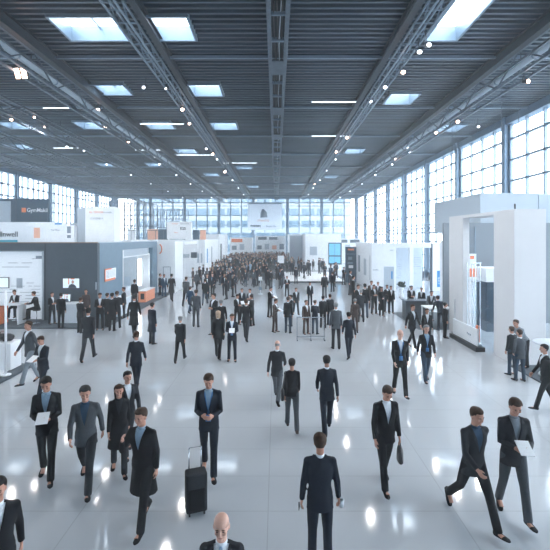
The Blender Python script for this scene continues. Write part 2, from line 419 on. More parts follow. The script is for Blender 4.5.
# lamps on the trusses ----------------------------------------------------------
def make_spot(s=1., lens='lamp_warm'):
    t = thing('truss_spotlight', 'x', 'spotlight')
    m_ = MB(); m_.loft([((0, .18, .10), .07, .07), ((0, .10, .08), .12, .12), ((0, -.1, 0), .15, .13), ((0, -.2, -.06), .17, .15)], 12); m_.build('housing', 'black', t, True)
    MB().loft([((0, -.195, -.06), .14, .12), ((0, -.215, -.068), .14, .12)], 14).build('lens', lens, t)
    y_ = MB(); y_.bar((-.19, 0, .05), (-.19, 0, .32), .03); y_.bar((.19, 0, .05), (.19, 0, .32), .03); y_.bar((-.2, 0, .32), (.2, 0, .32), .03); y_.bar((0, 0, .32), (0, 0, .95), .04)
    y_.build('yoke', 'steel_dark', t)
    t.scale = (s,) * 3
    ld = bpy.data.lights.new('spot_bulb', 'SPOT'); ld.energy = LAMP_W; ld.spot_size = R(150); ld.spot_blend = 1; ld.shadow_soft_size = .14; ld.color = (1, .965, .94)
    lo = bpy.data.objects.new('bulb', ld); COL.objects.link(lo); lo.parent = t; lo.location = (0, -.1, -.35); lo.rotation_euler = (R(10), 0, 0)
    return t
spotW = make_spot(); spotC = make_spot(lens='lamp_cool')
first = {0: True, 1: True}
LAMPS = [  # px, py, truss X, cool?, size, place
 (98, 110, -11.6, 0, 1, 'second left truss'), (106, 128, -11.9, 0, 1, 'second left truss'), (129, 142, -11.9, 0, 1, 'second left truss'), (155, 157, -11.9, 1, 1, 'second left truss'),
 (12, 120, -16.9, 0, .9, 'third left truss'), (35, 117, -16.9, 0, .8, 'third left truss'), (46, 127, -16.9, 0, .9, 'third left truss'), (67, 147, -16.9, 1, 1, 'third left truss'), (84, 151, -16.9, 1, .9, 'third left truss'),
 (145, 88, -5.9, 1, .8, 'slim left truss'), (167, 89, -5.9, 1, .7, 'slim left truss'), (183, 110, -5.9, 0, 1.1, 'slim left truss'), (190, 124, -5.9, 0, .9, 'slim left truss'), (206, 149, -5.9, 1, 1, 'slim left truss'), (213, 154, -5.9, 0, 1, 'slim left truss'), (225, 172, -5.9, 0, 1.2, 'slim left truss'),
 (427, 46, 5.9, 1, 1.0, 'slim right truss'), (419, 53, 5.9, 1, 1, 'slim right truss'), (403, 73, 5.9, 0, 1, 'slim right truss'), (385, 88, 5.9, 1, 1.1, 'slim right truss'), (371, 97, 5.9, 1, 1.1, 'slim right truss'), (346, 138, 5.9, 0, 1.2, 'slim right truss'), (336, 149, 5.9, 0, 1.2, 'slim right truss'), (314, 180, 5.9, 0, 1.6, 'slim right truss'),
 (525, 82, 11.6, 0, 1.1, 'second right truss'), (457, 122, 11.6, 0, 1.1, 'second right truss'), (478, 127, 13.2, 1, .9, 'right window edge'), (436, 133, 11.6, 0, 1, 'second right truss'), (407, 148, 11.6, 1, 1, 'second right truss'), (394, 159, 11.6, 0, 1.2, 'second right truss'), (376, 171, 11.6, 1, 1.2, 'second right truss')]
for X_, nm in ((-11.6, 'second left truss'), (-16.9, 'third left truss'), (-5.9, 'slim left truss'), (5.9, 'slim right truss'), (11.6, 'second right truss')):
    for Y_ in (9.5, 13.5, 42, 49, 57, 66, 76):     # the rest of each row, overhead and far down the hall
        z_ = 12.35 if abs(X_) < 7 else 11.85
        LAMPS.append((CX + F * X_ / Y_, HOR - F * (z_ - H) / Y_, X_, Y_ > 40, .9, nm))
place_n = {}
for L_ in LAMPS: place_n[L_[5]] = place_n.get(L_[5], 0) + 1
ORD = ['nearest', 'second nearest', 'third nearest'] + ['%s nearest' % q for q in 'fourth fifth sixth seventh eighth ninth tenth eleventh twelfth thirteenth fourteenth fifteenth sixteenth'.split()]
from collections import defaultdict
byp = defaultdict(list)
for L_ in LAMPS: byp[L_[5]].append(L_)
for pl, ls in byp.items():
    ls.sort(key=lambda q: F * q[2] / (q[0] - CX))
    for i, (px, py, X, cool, s, _) in enumerate(ls):
        src = spotC if cool else spotW
        o = src if first[cool] else copy_tree(src)
        first[cool] = False
        Y = F * X / (px - CX); Z = H + (HOR - py) * Y / F
        o.location = (X, Y, min(Z, 12.95)); o.rotation_euler = (R(-10), 0, R(random.uniform(-25, 25))); o.scale = (s * .68,) * 3
        o['label'] = '%s spotlight on the %s, %s of its lamps' % ('white' if cool else 'warm pinkish', pl, ORD[i])
        o['group'] = 'spotlights on the roof trusses'
# big twin floodlight left
t = thing('floodlight', 'big tilted floodlight with two warm tubes on the second left truss', 'floodlight', (-11.65, 19.2, 12.0)); t.rotation_euler = (R(25), R(-10), R(20))
MB().box(-.3, .3, -.12, .1, -.25, .35).build('housing', 'black', t, bevel=.03)
for x in (-.13, .13): MB().box(x - .09, x + .09, -.14, -.12, -.18, .25).build('light_tube', 'lamp_warm', t)
MB().bar((0, 0, .3), (0, .05, .75), .05).build('bracket', 'steel_dark', t)
# linear luminaires
LIN = [(336, 102, 13.2, 3.2, 'right of the middle girder, near'), (331, 136, 13.2, 3.4, 'right of the middle girder, farther back'), (162, 124, 13.2, 3.4, 'left behind the slim truss, farther back'),
       (56, 108, 13.2, 1.8, 'between the second and third left trusses, nearest'), (150, 150, 13.2, 3, 'left behind the slim truss, far back'), (66, 148, 12.9, 2.4, 'far left, between the third and fourth trusses'), (195, 155, 13.2, 4, 'beside the slim left truss, far back'), (240, 163, 13.2, 4, 'left of the middle girder, far back')]
for px, py, Z, ln, w in LIN:
    Y = F * (Z - H) / (HOR - py); X = (px - CX) * Y / F
    t = thing('strip_light', 'long thin strip light under the ceiling, ' + w, 'strip light', (X, Y, Z), 0, 'strip lights under the ceiling')
    MB().box(-ln / 2, ln / 2, -.06, .06, 0, .07).build('housing', 'pale_grey', t); MB().box(-ln / 2 + .05, ln / 2 - .05, -.025, .025, -.02, 0).build('light_tube', 'lamp_cool', t)
    MB().bar((-ln / 3, 0, .07), (-ln / 3, 0, ZC - Z), .02).bar((ln / 3, 0, .07), (ln / 3, 0, ZC - Z), .02).build('hanger', 'steel_dark', t)

# office building opposite, seen through the end windows
t = thing('office_building', 'pale office building with rows of windows behind the glazed end wall', 'building', (-12, 118, -.3))
B(-28, 33, 0, 14, 0, 26).build('wall', mat('facade', (.22, .25, .28), .7), t)
for j in range(7):
    for i in range(14):
        B(-27 + i * 4.2, -27 + i * 4.2 + 3.6, -.08, 0, 1 + j * 3.4, 1 + j * 3.4 + 1.9).build('window', mat('facade_glass', (.07, .12, .165), .25, .0, spec=.6) if (i, j) == (0, 0) else bpy.data.materials['facade_glass'], t)

# thin haze volume added throughout the hall; it washes out the far end
hm = bpy.data.materials.new('hall_haze'); hm.use_nodes = True; hm.node_tree.nodes.clear()
ho = hm.node_tree.nodes.new('ShaderNodeOutputMaterial'); hs = hm.node_tree.nodes.new('ShaderNodeVolumeScatter')
hs.inputs['Color'].default_value = (.9, .96, 1, 1); hs.inputs['Density'].default_value = .0023; hs.inputs['Anisotropy'].default_value = .2
hm.node_tree.links.new(hs.outputs[0], ho.inputs['Volume'])
hz = MB().box(XL - .8, XR + .8, YB - .6, YF + .8, -.31, ZC + .8).build('haze', hm); tag(hz, 'thin bright haze filling the air of the hall', 'haze', kind='stuff')
SC.cycles.volume_bounces = 1
# ------------------------------------------------------------------ exhibition stands, left row
def lines(m_, x0, x1, y, z0, z1, rows, rng, h=.03, dens=.8):
    """rows of unreadable small print on a wall facing the camera"""
    for r in range(rows):
        z = z1 - (z1 - z0) * r / max(1, rows - 1); x = x0
        while x < x1 - .15:
            w = rng.uniform(.2, .9)
            if rng.random() < dens: m_.box(x, min(x + w, x1), y - .006, y, z, z + h)
            x += w + rng.uniform(.06, .3)
rg = random.Random(5)

# dark slate stand
c = MB().box(-30, -8.5, 20.8, 34.3, 0, .06).box(-30, -8.5, 10.0, 14.6, 0, .06)
st = MB().box(-30, -8.5, 20.8, 34.3, .002, .06).build('carpet', 'carpet'); tag(st, 'large dark grey carpet under the slate-coloured stand on the left', 'carpet')
cn = MB().box(-26, -8.5, 10.0, 14.9, .002, .06).build('carpet', 'carpet'); tag(cn, 'dark carpet strip at the left edge under the white counters', 'carpet')
cw = MB().box(-26, -8.95, 10.6, 14.6, .06, .075).build('carpet', 'white'); tag(cw, 'white floor panel on the dark carpet at the left edge', 'floor panel')

s = thing('exhibition_stand', 'long dark slate exhibition stand with blue-grey side wall on the left', 'exhibition stand', (-9.7, 22.8, .06))
ox, oy, oz = -9.7, 22.8, .06
def LB(x0, x1, y0, y1, z0, z1): return MB().box(x0 - ox, x1 - ox, y0 - oy, y1 - oy, z0 - oz, z1 - oz)
LB(-12.62, -9.7, 22.8, 23.1, .06, 4.22).build('front_wall', 'booth_dark', s)
LB(-26, -12.62, 22.8, 23.1, 3.75, 4.22).build('front_fascia', 'booth_dark', s)
LB(-26, -12.62, 23.0, 23.1, .06, 3.75).build('back_wall', 'back_lit', s)
LB(-12.68, -12.60, 22.74, 22.8, .06, 3.78).build('frame', 'pale_grey', s)
LB(-26, -12.60, 22.74, 22.8, 3.75, 3.80).build('frame', 'pale_grey', s)
m_ = LB(-10, -9.7, 23.1, 26.6, .06, 4.22); m_.build('side_wall', 'booth_blue', s)
LB(-10, -9.7, 26.6, 33.0, 3.75, 4.22).build('side_fascia', 'booth_blue', s)
LB(-10, -9.75, 26.75, 31.9, 3.3, 3.75).build('side_panel', 'pale_grey', s)
LB(-10, -9.7, 33.0, 34.3, .06, 4.22).build('side_wall', 'booth_blue', s)
LB(-26, -10, 23.1, 34.3, 4.0, 4.14).build('roof', 'white', s)
LB(-26, -9.66, 22.76, 22.84, 4.22, 4.27).build('edge_strip', 'wood', s)
LB(-9.74, -9.66, 22.84, 34.3, 4.22, 4.27).build('edge_strip', 'pale_grey', s)
LB(-12.55, -12.5, 22.79, 22.80, .06, 4.2).build('panel_joint', 'steel_dark', s)
# interior alcove seen through the side opening
LB(-14, -10.0, 33.2, 33.4, .06, 3.9).build('alcove_wall', 'white', s)
LB(-14, -13.8, 25.5, 33.2, .06, 3.9).build('alcove_wall', 'white', s)
m_ = MB()
cv = []
for j in range(9):
    a = math.pi * j / 8; cv.append((-12.4 - ox + 1.2 * math.sin(a) * -1, 30.6 - oy + 1.5 * math.cos(a)))
for (xa, ya), (xb, yb) in zip(cv, cv[1:]): m_.bar((xa, ya, 1.7), (xb, yb, 1.7), .05, 3.2)
m_.build('curved_screen', 'white_cool', s)
LB(-10.02, -9.70, 26.55, 26.75, .06, 3.75).build('glass_frame', 'white', s)
LB(-9.98, -9.88, 26.9, 32.9, 3.2, 3.3).box(-9.98 - ox, -9.88 - ox, 32.8 - oy, 32.9 - oy, 0, 3.2).box(-9.98 - ox, -9.88 - ox, 29.9 - oy, 29.98 - oy, 0, 3.2).build('glass_frame', 'white', s)
LB(-9.95, -9.93, 27.0, 29.9, .1, 3.2).build('glass_pane', 'booth_glass', s)
tb = MB().box(-.11, .11, -.11, .11, 0, 2.0).build('light_column', 'tube'); tb.location = (-10.35, 31.9, .9); tag(tb, 'tall white glowing light column inside the opening of the slate stand', 'light')
pd = thing('orange_plinth', 'orange lit display plinth in front of the side opening of the slate stand', 'plinth', (-9.2, 30.0, .06))
MB().box(-.3, .2, -1.0, 1.2, 0, .75).build('body', 'orange_light', pd); MB().box(-.33, .23, -1.03, 1.23, .75, .79).build('top', 'white', pd)
MB().box(-.15, .1, -1.01, -1.0, .2, .6).build('panel', 'black', pd)
dk = thing('glass_showcase', 'glass showcase with white base near the orange plinth', 'showcase', (-11.4, 31.6, .06))
MB().box(-.5, .3, -.5, .5, 0, .8).build('base', 'white', dk); MB().box(-.48, .28, -.48, .48, .8, 1.5).build('glass_box', 'booth_glass', dk)

# prints on back wall
m_ = MB(); lines(m_, -15.4, -13.0, 22.99, 2.9, 3.35, 3, rg, .025, .5); lines(m_, -15.6, -12.9, 22.99, 1.0, 2.2, 8, rg, .02, .55)
p = m_.build('wall_print', 'ink_pale'); p.parent = s; p.location = (-ox, -oy, -oz)
m_ = MB().box(-13.15, -12.75, 22.984, 22.996, 3.36, 3.52); p = m_.build('wall_logo', 'ink_pale', s); p.location = (-ox, -oy, -oz)
m_ = MB().box(-14.2, -13.88, 22.984, 22.996, 1.75, 2.3); p = m_.build('wall_picture', 'pale_grey', s); p.location = (-ox, -oy, -oz)

# side sign: orange and white tilted plate
sg = thing('wall_sign', 'white notice panel with orange edge on the blue-grey side wall', 'sign', (-9.69, 24.3, 2.4)); sg.scale = (1, 1, .75)
MB().box(0, .03, -.55, 1.05, -.42, .42).build('plate', 'white', sg)
MB().box(.03, .045, -.62, .9, -.5, -.34).box(.03, .045, -.62, -.52, -.42, .42).box(.03, .045, -.62, .35, .36, .46).build('orange_edge', 'orange', sg)
m_ = MB()
for r in range(6):
    m_.box(.03, .036, -.4, .05, .25 - r * .1, .28 - r * .1).box(.03, .036, .15, .9, .28 - r * .1, .30 - r * .1)
m_.build('print', 'ink_pale', sg)
cp = tag(B(-9.79, -9.74, 22.77, 22.8, 1.7, 2.1).build('wall_switch', 'pale_grey'), 'small pale switch panel near the right edge of the slate front wall', 'switch')

# screens
def tv(name, label, x, y, z, w, h, tilt=0., portrait=True, blue=False):
    t = thing(name, label, 'screen', (x, y, z)); t.rotation_euler = (R(tilt), 0, 0)
    MB().box(-w / 2, w / 2, -.05, .0, -h / 2, h / 2).build('housing', 'black', t, bevel=.01)
    MB().box(-w / 2 + .035, w / 2 - .035, -.055, -.05, -h / 2 + .035, h / 2 - .035).build('display', 'screen_blue' if blue else 'screen', t)
    if portrait:   # a person in a suit on the picture
        MB().box(-.02 * w, .2 * w, -.058, -.055, .36 * h, .44 * h).box(-.16 * w, -.1 * w, -.058, -.055, -.1 * h, .44 * h).build('picture_background', 'orange', t)
        MB().loft([((.08 * w, -.0585, -h / 2 + .04), .24 * w, .002), ((.08 * w, -.0585, -.22 * h), .2 * w, .002), ((.1 * w, -.0585, -.08 * h), .07 * w, .002)], 10, (1, 0, 0)).build('picture_suit', 'ink', t)
        MB().ell((.1 * w, -.059, .12 * h), .075 * w, .003, .17 * h).build('picture_head', 'skin', t)
    return t
tv('wall_screen', 'flat screen on the slate front wall showing a person in a suit', -11.1, 22.8, 2.05, .95, .58)
tv('counter_screen', 'small tilted screen standing on the white counter before the slate wall', -11.12, 22.3, 1.32, .5, .44, -8, True)
tv('wall_screen', 'wide flat screen on the white print wall at the left edge', -15.14, 22.99, 2.06, 1.1, .6, 0, False)
ct = thing('counter', 'white counter under the small tilted screen at the slate wall', 'counter', (-11.1, 22.2, .06))
MB().box(-.75, .8, -.3, .4, 0, .98).build('body', 'white_cool', ct, bevel=.01); MB().box(-.78, .83, -.33, .43, .98, 1.02).build('top', 'white', ct); MB().box(-.7, .75, -.27, .37, -.0, .06).build('plinth', 'black', ct)
c2 = thing('counter', 'white counter by the side wall corner of the slate stand', 'counter', (-9.15, 24.6, .06))
MB().box(-.3, .35, -.9, .9, 0, .92).build('body', 'white_cool', c2, bevel=.01); MB().box(-.33, .38, -.93, .93, .92, .96).build('top', 'white', c2)

# meeting table and stools in the left corner
def stool(name, label, x, y, z=.06, h=.72):
    t = thing(name, label, 'stool', (x, y, z))
    MB().lathe((0, 0, h - .06), [(.02, 0), (.17, .005), (.19, .03), (.18, .06), (.02, .065)], 18).build('seat', 'black', t, True)
    MB().cyl((0, 0), .022, .02, h - .05, 10).build('pole', 'chrome', t, True)
    MB().lathe((0, 0, 0), [(.01, 0), (.2, 0), (.2, .015), (.03, .035)], 18).build('foot', 'chrome', t, True)
    return t
mt_ = thing('meeting_table', 'white meeting table with orange panels before the print wall', 'table', (-13.95, 21.85, .06))
MB().box(-.7, .85, -.4, .4, .98, 1.03).build('tabletop', 'white', mt_, bevel=.01)
MB().box(-.55, -.5, -.35, .35, 0, .98).build('leg', 'orange', mt_); MB().box(-.25, -.2, -.35, .35, 0, .98).build('leg', 'orange', mt_); MB().box(.7, .75, -.35, .35, 0, .98).build('leg', 'white', mt_)
stool('bar_stool', 'black round bar stool at the right end of the white meeting table', -12.45, 21.85)
stool('bar_stool', 'black round bar stool behind the left part of the white meeting table', -14.0, 22.62)
# left edge counters
lc = thing('display_counter', 'white box counter on dark carpet at the left edge', 'counter', (-8.9, 14.35, .075))
MB().box(-.62, .02, -.3, .3, 0, .9).build('body', 'white', lc, bevel=.01)
lc = thing('display_counter', 'lower white counter cut by the left frame edge', 'counter', (-9.0, 13.0, .075))
MB().box(-.9, -.25, -.6, .6, 0, .72).build('body', 'white_cool', lc, bevel=.01)
bg = thing('camera_bag', 'black equipment bag lying on the white box counter', 'bag', (-9.22, 14.35, .975))
MB().loft([((-.24, 0, .13), .10, .12), ((-.2, 0, .14), .17, .13), ((.1, 0, .14), .18, .13), ((.2, 0, .12), .14, .1)], 12, (0, 1, 0)).build('body', 'leather', bg, True)
MB().tube([(-.18, -.1, .2), (-.1, -.12, .36), (.02, -.12, .36), (.1, -.1, .2)], .014, 6).build('handle', 'black', bg, True)
MB().box(.0, .16, -.2, -.12, .03, .16).build('pocket', 'leather', bg, bevel=.02)
fp = thing('flag_pole', 'slim white pole standing on the carpet at the left edge', 'pole', (-8.72, 13.55, .06))
MB().cyl((0, 0), .035, 0, 2.75, 12).build('pole', 'white', fp, True); MB().cyl((0, 0), .16, .015, .04, 18).build('foot', 'white', fp)

# tall things behind the slate stand
def slab(name, label, cat, x0, x1, y0, y1, z1, matn, loc=True):
    t = thing(name, label, cat, ((x0 + x1) / 2, y0, 0))
    w = (x1 - x0) / 2
    MB().box(-w, w, 0, y1 - y0, 0, z1).build('body', matn, t)
    return t
a = slab('stand_wall', 'white stand wall with large dark lettering behind the slate stand, far left', 'stand wall', -27.5, -20.0, 35.6, 37, 5.85, 'white')
text_obj('lettering', 'adlnwell', .62, 'ink', a, (1.9, -.02, 4.62), FC, .01, .004, 'RIGHT')
MB().box(-3.4, 1.85, -.03, 0, 3.9, 4.34).build('teal_band', 'teal', a)
dbx = thing('banner_tower', 'dark petrol banner tower with orange square logo, far left', 'banner', (-20.45, 37.6, 0)); dbx.rotation_euler = (0, 0, R(8))
MB().box(-7.5, 0, 0, .5, 0, 8.0).build('panel', 'banner_dark', dbx)
MB().box(-2.15, -1.80, -.03, 0, 6.78, 7.18).build('logo_square', 'orange', dbx)
text_obj('lettering', 'GymMakil', .5, 'white_ink', dbx, (-1.72, -.02, 6.82), FC, .008, .004, sx_=.85)
MB().box(-5.0, -3.05, -.04, 0, 5.9, 7.75).build('window_print', 'pale_grey', dbx)
MB().box(-2.65, -2.6, -.02, 0, 5.6, 8.0).build('panel_joint', 'steel', dbx)
b_ = slab('stand_wall', 'white panel wall with pinkish picture behind the slate stand', 'stand wall', -20.3, -16.7, 34.7, 35.3, 5.55, 'white')
MB().box(-1.5, -1.0, -.02, 0, 4.5, 5.35).build('picture', 'orange_soft', b_); MB().box(1.25, 1.55, -.02, 0, 4.9, 5.45).box(1.25, 1.55, -.02, 0, 4.5, 4.75).build('picture', 'ink_pale', b_)
text_obj('lettering', 'Tus Mast', .2, 'ink_pale', b_, (-.1, -.02, 5.1), FC); MB().box(-2.0, 1.2, -.3, 0, 5.55, 5.8).build('canopy', 'white', b_)
MB().box(.4, .95, -.33, -.3, 5.6, 5.72).build('blue_mark', 'blue', b_)
slab('stand_wall', 'plain pale block between the pinkish picture wall and the tall white tower', 'stand wall', -17.7, -16.0, 36, 37.4, 5.8, 'pale_grey')
tw = slab('white_tower', 'tall white tower block rising behind the slate stand', 'tower', -15.9, -13.5, 35.0, 36.6, 7.1, 'white')
text_obj('lettering', 'EL TECOE', .22, 'orange', tw, (-.95 + .1, -.02, 6.58), FC, sx_=1.2); text_obj('lettering', 'ns media', .2, 'ink_pale', tw, (.3, -.02, 6.58), FC); text_obj('lettering', 'C E ONE X', .22, 'ink_pale', tw, (-.75, -.02, 6.05), FC)
MB().box(-1.95, -1.2, .2, .5, 0, 7.0).build('shaded_side', 'pale_grey', tw)  # left face of the tower, its bluish shade put into the grey colour
# scaffolding lattice behind
def scaffold(label, x, y, w, d, h, nx, nz):
    t = thing('scaffold_tower', label, 'scaffold', (x, y, 0))
    m_ = MB()
    for i in range(nx + 1):
        for yy in (0, d): MB().bar((i * w / nx, yy, 0), (i * w / nx, yy, h), .1).build('post', 'steel', t)
    for j in range(1, nz + 1):
        z = h * j / nz
        for yy in (0, d): m_.bar((0, yy, z), (w, yy, z), .07)
        for i in range(nx): m_.bar((i * w / nx, 0, z - h / nz), ((i + 1) * w / nx, 0, z), .05)
    m_.build('brace', 'steel', t)
scaffold('dark scaffolding tower to the right of the tall white tower', -20.5, 57, 3.8, 2, 9.2, 4, 6)
scaffold('dark scaffolding frame near the left end windows', -27, 66, 5.5, 2.5, 10.5, 5, 7)
scaffold('dark scaffolding frame behind the white stands, left of the end wall', -21.5, 74, 5.5, 2.5, 9.5, 5, 6)

# white stand W1
w = thing('exhibition_stand', 'white stand wall with orange ring logo beside the slate stand', 'exhibition stand', (-9.0, 34.6, 0))
MB().box(-2.6, .68, 0, .25, 0, 4.2).build('front_wall', 'white', w); MB().box(.43, .68, .25, 3, 0, 4.2).build('side_wall', 'white', w)
ring = MB(); pts = [(-.62 + .22 * math.cos(a_), -.02, 3.6 + .38 * math.sin(a_)) for a_ in [R(-80 + 20 * j) for j in range(9)]]; ring.tube(pts, .045, 6); ring.build('logo_ring', 'orange', w)
MB().box(-.3, -.26, -.02, 0, 0, 2.1).box(.28, .32, -.02, 0, 0, 2.1).box(-.3, .32, -.02, 0, 2.1, 2.14).build('door_outline', 'ink_pale', w)
# open stand with shelves W2
w = thing('exhibition_stand', 'white open stand with shelves of machines, left of the crowd', 'exhibition stand', (-12.0, 40, 0))
MB().box(-2, 1.9, 6.2, 6.4, 0, 4.25).build('back_wall', 'white', w); MB().box(-2, -1.8, 0, 6.2, 0, 4.25).build('side_wall', 'white', w); MB().box(-2, 3.4, 6.0, 6.4, 3.3, 4.25).build('fascia', 'white', w)
MB().box(3.5, 3.7, -2, 4, 3.9, 4.2).build('beam', 'white', w)
for x in (1.9, 3.0, 3.6): MB().box(x, x + .12, 5.9, 6.1, 0, 3.3).build('post', 'white', w)
for i in range(6):
    MB().box(-1.7 + i * .9, -1.1 + i * .9, 5.4, 5.95, 2.35, 2.75 + .2 * (i % 2)).build('machine', ['steel', 'pale_grey', 'ink'][i % 3], w)
MB().box(-1.75, 3.4, 5.3, 6.0, 2.25, 2.33).build('shelf', 'white', w)
dm = thing('demo_machine', 'dark flat machine on white base inside the open stand with shelves', 'machine', (-10.6, 43, 0))
MB().box(-.7, .7, -.5, .5, 0, 2.1).build('base', 'white', dm); MB().box(-.6, .6, -.45, .45, 2.1, 2.5).build('head', 'ink', dm)
# hanging white sign cube
w = thing('stand_sign', 'big white sign block above the open stand with small dark lettering', 'sign', (-10.6, 46.0, 4.25))
MB().box(-1.35, 1.35, 0, .35, .15, 2.05).build('panel', 'white', w); text_obj('lettering', 'E25', .42, 'ink', w, (.1, -.02, 1.15), FC, .01, .01); text_obj('lettering', 'Msme', .16, 'orange', w, (-.55, -.02, .8), FC); text_obj('lettering', 'EmHapk', .2, 'orange_soft', w, (-.8, -.02, 1.75), FC); text_obj('lettering', 'mmsw Wes', .2, 'ink_pale', w, (.1, -.02, 1.75), FC)
MB().box(-1.25, -1.15, .1, .25, 0, .2).build('post', 'white', w); MB().box(1.15, 1.25, .1, .25, 0, .2).build('post', 'white', w)
# W3 W4 white blocks
w = thing('exhibition_stand', 'white stand block with narrow blue banner behind the open shelves stand', 'exhibition stand', (-8.3, 49, 0))
MB().box(-3.6, 0, 0, .3, 0, 4.3).build('front_wall', 'white', w); MB().box(-.3, 0, .3, 11, 0, 4.3).build('side_wall', 'white', w)
MB().box(0, .02, 1.4, 2.1, 1.5, 3.2).build('blue_banner', 'blue', w); MB().box(0, .02, 5, 5.5, 1.0, 3.4).build('banner', 'ink_pale', w); MB().box(-.9, -.3, -.02, 0, 1.6, 2.7).build('picture', 'sky_print' if 'sky_print' in M else 'pale_grey', w)
MB().box(-1.1, -.4, 3.0, 3.2, 4.3, 5.5).build('screen_panel', 'orange_soft', w); MB().box(-2.0, -1.2, 3.0, 3.2, 4.3, 5.5).build('screen_panel', 'banner_dark', w)
w = thing('exhibition_stand', 'distant white stand with grey door panel on the left of the aisle', 'exhibition stand', (-8.6, 63, 0))
MB().box(-5, 0, 0, .3, 0, 5.0).build('front_wall', 'white', w); MB().box(-.3, 0, .3, 8, 0, 5.0).build('side_wall', 'white', w); MB().box(0, .03, 2, 3.4, 0, 3.6).build('door_panel', 'steel', w)
w = thing('upper_gallery', 'upper deck with orange and dark screens behind the white sign block', 'gallery', (-18, 52, 0))
MB().box(-3, 5.9, 0, 3, 3.9, 4.3).build('deck', 'white', w); MB().box(-3, -2.8, 0, .2, 0, 3.9).build('post', 'white', w); MB().box(5.6, 5.8, 0, .2, 0, 3.9).build('post', 'white', w)
for i, (x0, x1, mm) in enumerate([(-.6, .4, 'white'), (1.9, 3.2, 'orange_soft'), (3.3, 4.5, 'banner_dark'), ]):
    MB().box(x0, x1, .5, .7, 4.3, 5.6).build('screen_panel', mm, w)
for i in range(9): MB().box(-3 + i, -2.95 + i, .1, .15, 4.3, 5.4).build('railing_post', 'steel', w)
MB().box(-3, 5.4, .08, .16, 5.4, 5.46).build('handrail', 'steel', w)

# far stands at the end of the aisle
FARS = [(-14.5, -9.4, 78, 5.2, 'orange', 'far white stand with orange strip at the left end of the hall'), (-9, -4.6, 82, 4.6, 'orange', 'low white far stand with orange strip, left of the hanging banner'),
        (-4.2, 2.0, 85, 4.9, None, 'low white far stand with dark windows straight under the hanging banner'), (2.3, 6.0, 80, 5.2, 'orange', 'far white stand with orange fascia strip just right of the hanging banner'), (10.6, 16, 76, 4.4, None, 'pale far stand close to the right end windows')]
for x0, x1, y, h, acc, lb in FARS:
    w = thing('exhibition_stand', lb, 'exhibition stand', (x0, y, 0)); ww = x1 - x0
    MB().box(0, ww, 0, 3.5, 0, h).build('block', 'white', w)
    if acc: MB().box(.3, ww * .55, -.05, 0, h - .9, h - .25).build('fascia_strip', acc, w)
    for i in range(int(ww / 1.5)): MB().box(.4 + i * 1.5, 1.3 + i * 1.5, -.04, 0, 2.2, 3.0 + .3 * (i % 2)).build('window_print', ['ink_pale', 'pale_grey', 'orange_soft'][i % 3], w)
    if not acc:
        for i in range(2): MB().box(.6 + i * 2.2, 2.3 + i * 2.2, -.05, 0, h - .75, h - .2).build('dark_window', 'steel', w)
hb = thing('hanging_banner', 'huge white banner with grey building logo before the end windows', 'banner', (-2.35, 88, 6.2))
MB().box(-3.6, 3.6, .05, .09, 0, 5.5).build('panel', 'banner_cloth', hb); MB().box(-3.62, 3.62, 0, .14, 5.46, 5.56).build('top_rail', 'steel_pale', hb)
MB().loft([((-.2, -.0, 2.6), .75, .01), ((-.25, -.0, 3.6), .65, .01), ((-.4, -.0, 4.4), .18, .01)], 8, (1, 0, 0)).build('logo', 'ink_pale', hb)
text_obj('lettering', 'UTRENTO', .55, 'orange_soft', hb, (-1.6, .03, 1.75), FC, .01, .01)
text_obj('lettering', 'PREMIERE', .5, 'ink', hb, (-3.0, .03, .65), FC, .01, .03); text_obj('lettering', 'Stonsch Cly', .42, 'ink_pale', hb, (.3, .03, .65), FC, .01, .01)
for x in (-3, 3): MB().bar((x, .2, 5.5), (x, .2, 7.25), .05).build('hanger', 'steel_dark', hb)

# ------------------------------------------------------------------ right row
w = thing('exhibition_stand', 'tall white portal stand with a big opening, nearest on the right', 'exhibition stand', (8.45, 14.9, 0)); portal_name = w.name
MB().box(0, 1.13, 0, 1.4, 0, 5.53).build('front_pillar', 'portal_white', w, bevel=.01)
MB().box(0, .3, 4.1, 5.6, 0, 5.53).build('rear_pillar', 'portal_white', w, bevel=.01)
MB().box(0, 1.13, 1.4, 4.1, 5.40, 5.53).build('lintel', 'portal_white', w)
MB().cyl((.06, .06), .03, 5.53, 5.72, 8).build('ceiling_hook', 'black', w)
slab('stand_wall', 'grey stand wall seen through the opening of the tall portal stand', 'stand wall', 8.9, 14.6, 22.25, 22.45, 5.3, 'shaded_grey')
bx = thing('white_cabinet', 'white box cabinet with dark glass below, inside the portal stand', 'cabinet', (10.6, 20.5, 0))
MB().box(-.6, 1.6, -.5, .9, 2.4, 3.05).build('top_box', 'white', bx); MB().box(-.5, 1.5, -.4, .8, 0, 2.4).build('dark_glass', 'banner_dark', bx)
rp = thing('roll_up_banner', 'white roll-up banner with orange blocks standing inside the portal', 'banner', (9.38, 20.0, 0))
MB().box(-.16, .16, 0, .04, .05, 3.75).build('panel', 'white', rp); MB().box(-.16, .16, -.01, 0, 2.65, 3.05).box(-.14, .05, -.01, 0, 3.5, 3.65).build('orange_block', 'orange', rp); MB().box(-.2, .2, -.12, .12, 0, .06).build('foot', 'chrome', rp)
fr = thing('display_rack', 'thin metal display rack with glass shelves in the portal opening', 'display rack', (8.62, 18.45, 0))
for x, y in ((0, 0), (0, .45), (.35, 0), (.35, .45)): MB().bar((x, y, 0), (x, y, 3.4), .035).build('post', 'chrome', fr)
for z in (.5, 1.2, 1.9, 2.6): MB().box(0, .35, 0, .45, z, z + .02).build('glass_shelf', 'booth_glass', fr)
m_ = MB()
for z in (3.4, 2.6): m_.bar((-.05, 0, z), (.4, 0, z), .035)
m_.build('rail', 'chrome', fr)
ms = thing('mesh_lattice', 'thin wire lattice mast hanging against the grey wall inside the portal', 'mast', (10.25, 22.15, 0))
m_ = MB()
